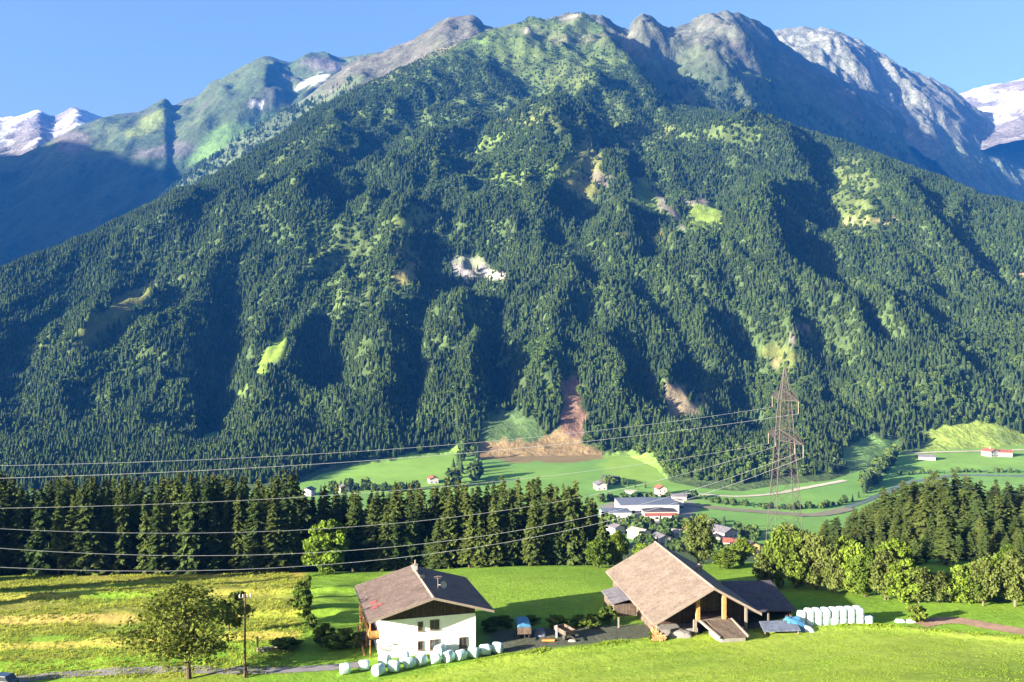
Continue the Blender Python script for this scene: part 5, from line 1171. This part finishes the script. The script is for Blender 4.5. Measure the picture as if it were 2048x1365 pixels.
for (y, z, off, p0, p1, lab) in [(209.6, ARM_U-WZ, -6, (0, 932), (900, 890), 'topmost power line crossing in front of the mountain foot'), (190.4, ARM_U-WZ, 6, (0, 957), (950, 905), 'second power line from the top, below the topmost one'),
                                 (212.7, ARM_L-WZ, -12, (0, 1017), (600, 995), 'third power line from the top, crossing the spruce tops'), (207, ARM_L-WZ, -5, (0, 1058), (1120, 1003), 'fourth power line from the top, across the middle of the spruces'),
                                 (193, ARM_L-WZ, 5, (0, 1097), (1150, 1040), 'fifth power line from the top, across the spruce trunks'), (187.3, ARM_L-WZ, 12, (0, 1135), (1150, 1058), 'lowest power line, just above the edge of the meadow')]:
    Rp = Vector((PXD, y, z)); Lp, sag = fit_wire(Rp, off, p0, p1); wire('power_line', Rp, Lp, sag, lab, .032)
for (y, z, lab) in [(190.4, ARM_U-WZ, 'upper faint power line running right from the pylon'), (187.3, ARM_L-WZ, 'lower faint power line running right from the pylon'), (212.7, ARM_L-WZ, 'lowest faint power line running right from the pylon')]:
    wire('power_line', (PXD, y, z), (255, y+115, z-29), 5, lab, .03)

# ------------------------------------------------------------------ long grass (stuff)
def tufts(name, pts, h, mat, label):
    n = len(pts); k = 4; cen = np.repeat(pts, k, 0); m = len(cen); a = RNG.uniform(0, 6.28, m); hh = np.repeat(h, k)*RNG.uniform(.6, 1.2, m); w = hh*.22
    d = np.stack([np.cos(a), np.sin(a), np.zeros(m)], 1); off = RNG.normal(size=(m, 3))*np.array([.12, .12, 0])*np.repeat(h, k)[:, None]/.5; base = cen+off
    lean = np.stack([RNG.normal(size=m)*.3*hh, RNG.normal(size=m)*.3*hh, hh], 1)
    V = np.stack([base-d*w[:, None], base+d*w[:, None], base+lean], 1).reshape(-1, 3); F = np.arange(3*m).reshape(m, 3)
    o = link_mesh(name, mesh_arr(name, V, F), None, [mat]); return tag(o, label, 'grass', kind='stuff')
n = 44000; x = RNG.uniform(-100, -26, n); y = RNG.uniform(106, 182, n); k = (x < np.interp(y, [104, 128, 138, 180], [-27, -29.5, -33, -41.5])-.3) & (np.abs(x/y) < .62) & (y > 110.5+.0*x) & (fbm(x*.12, y*.2, 3, 14) > -.15)
x, y = x[k], y[k]; tufts('long_grass', np.stack([x, y, hground(x, y)-.03], 1), RNG.uniform(.12, .38, len(x)), M['rough_grass'], 'long yellowish grass tufts of the rough meadow')
n = 9000; x = RNG.uniform(-12, 80, n); y = np.interp(x, _kx, _kf) + RNG.normal(size=n)*.7 - .3
tufts('grass', np.stack([x, y, hground(x, y)-.03], 1), RNG.uniform(.08, .3, n)*np.clip(.5+1.2*fbm(x*.3, y*.3, 2, 4), .15, 1.2), M['green_grass'], 'uncut grass along the foot of the near slope')
n = 60000; x = RNG.uniform(-45, 80, n); y = RNG.uniform(84, 124, n); k = (y < np.interp(x, _kx, _kf)-.5) & (np.abs(x/y) < .62) & (fbm(x*.2, y*.3, 3, 24) > -.1)
x, y = x[k], y[k]; tufts('grass', np.stack([x, y, hground(x, y)-.03], 1), RNG.uniform(.06, .16, len(x)), M['green_grass'], 'short meadow grass on the near slope')

# ------------------------------------------------------------------ haze, light, sky, camera
hz = MB(); hz.box(-8200, -900, -134, 6200, 7200, 2350)
m, nt, out = new_mat('haze_air'); pv_ = N(nt, 'ShaderNodeVolumePrincipled'); pv_.inputs['Color'].default_value = (.03, .25, 1.0, 1); pv_.inputs['Density'].default_value = 4.6e-5; pv_.inputs['Anisotropy'].default_value = .0
nt.links.new(pv_.outputs[0], out.inputs['Volume'])
tag(hz.build('haze', m), 'thin blue mountain haze filling the valley', 'haze', kind='stuff')

EL = R(13.5); SH = Vector((-.868, -.496)).normalized(); sdir = Vector((SH.x*math.cos(EL), SH.y*math.cos(EL), math.sin(EL)))
sun = bpy.data.lights.new('sun', 'SUN'); sun.energy = 5.0; sun.angle = R(.5); sun.color = (1.0, .90, .74)
so = bpy.data.objects.new('sun', sun); COL.objects.link(so); so.rotation_euler = sdir.to_track_quat('Z', 'Y').to_euler(); so.location = (-200, -100, 200)
w = bpy.data.worlds.new('World'); scn.world = w; w.use_nodes = True; nt = w.node_tree
bg = nt.nodes['Background']; sky = nt.nodes.new('ShaderNodeTexSky'); sky.sky_type = 'NISHITA'; sky.sun_disc = False; sky.sun_elevation = EL; sky.sun_rotation = math.atan2(SH.x, SH.y) % (2*math.pi)
sky.altitude = 1000; sky.air_density = 1.0; sky.dust_density = 7.0; sky.ozone_density = 1.2
nt.links.new(sky.outputs[0], bg.inputs[0]); bg.inputs[1].default_value = .042
cam = bpy.data.cameras.new('camera'); co = bpy.data.objects.new('camera', cam); COL.objects.link(co); scn.camera = co
cam.sensor_width = 36; cam.lens = F_/2048*36; cam.clip_start = .5; cam.clip_end = 20000; co.location = (0, 0, 0); co.rotation_euler = (R(90), 0, 0)
scn.view_settings.view_transform = 'Standard'; scn.view_settings.look = 'None'; scn.view_settings.gamma = 1; scn.view_settings.exposure = 2.7; scn.view_settings.use_curve_mapping = False
scn.cycles.max_bounces = 4; scn.cycles.diffuse_bounces = 2; scn.cycles.glossy_bounces = 2; scn.cycles.transmission_bounces = 2; scn.cycles.volume_bounces = 0; scn.cycles.transparent_max_bounces = 4
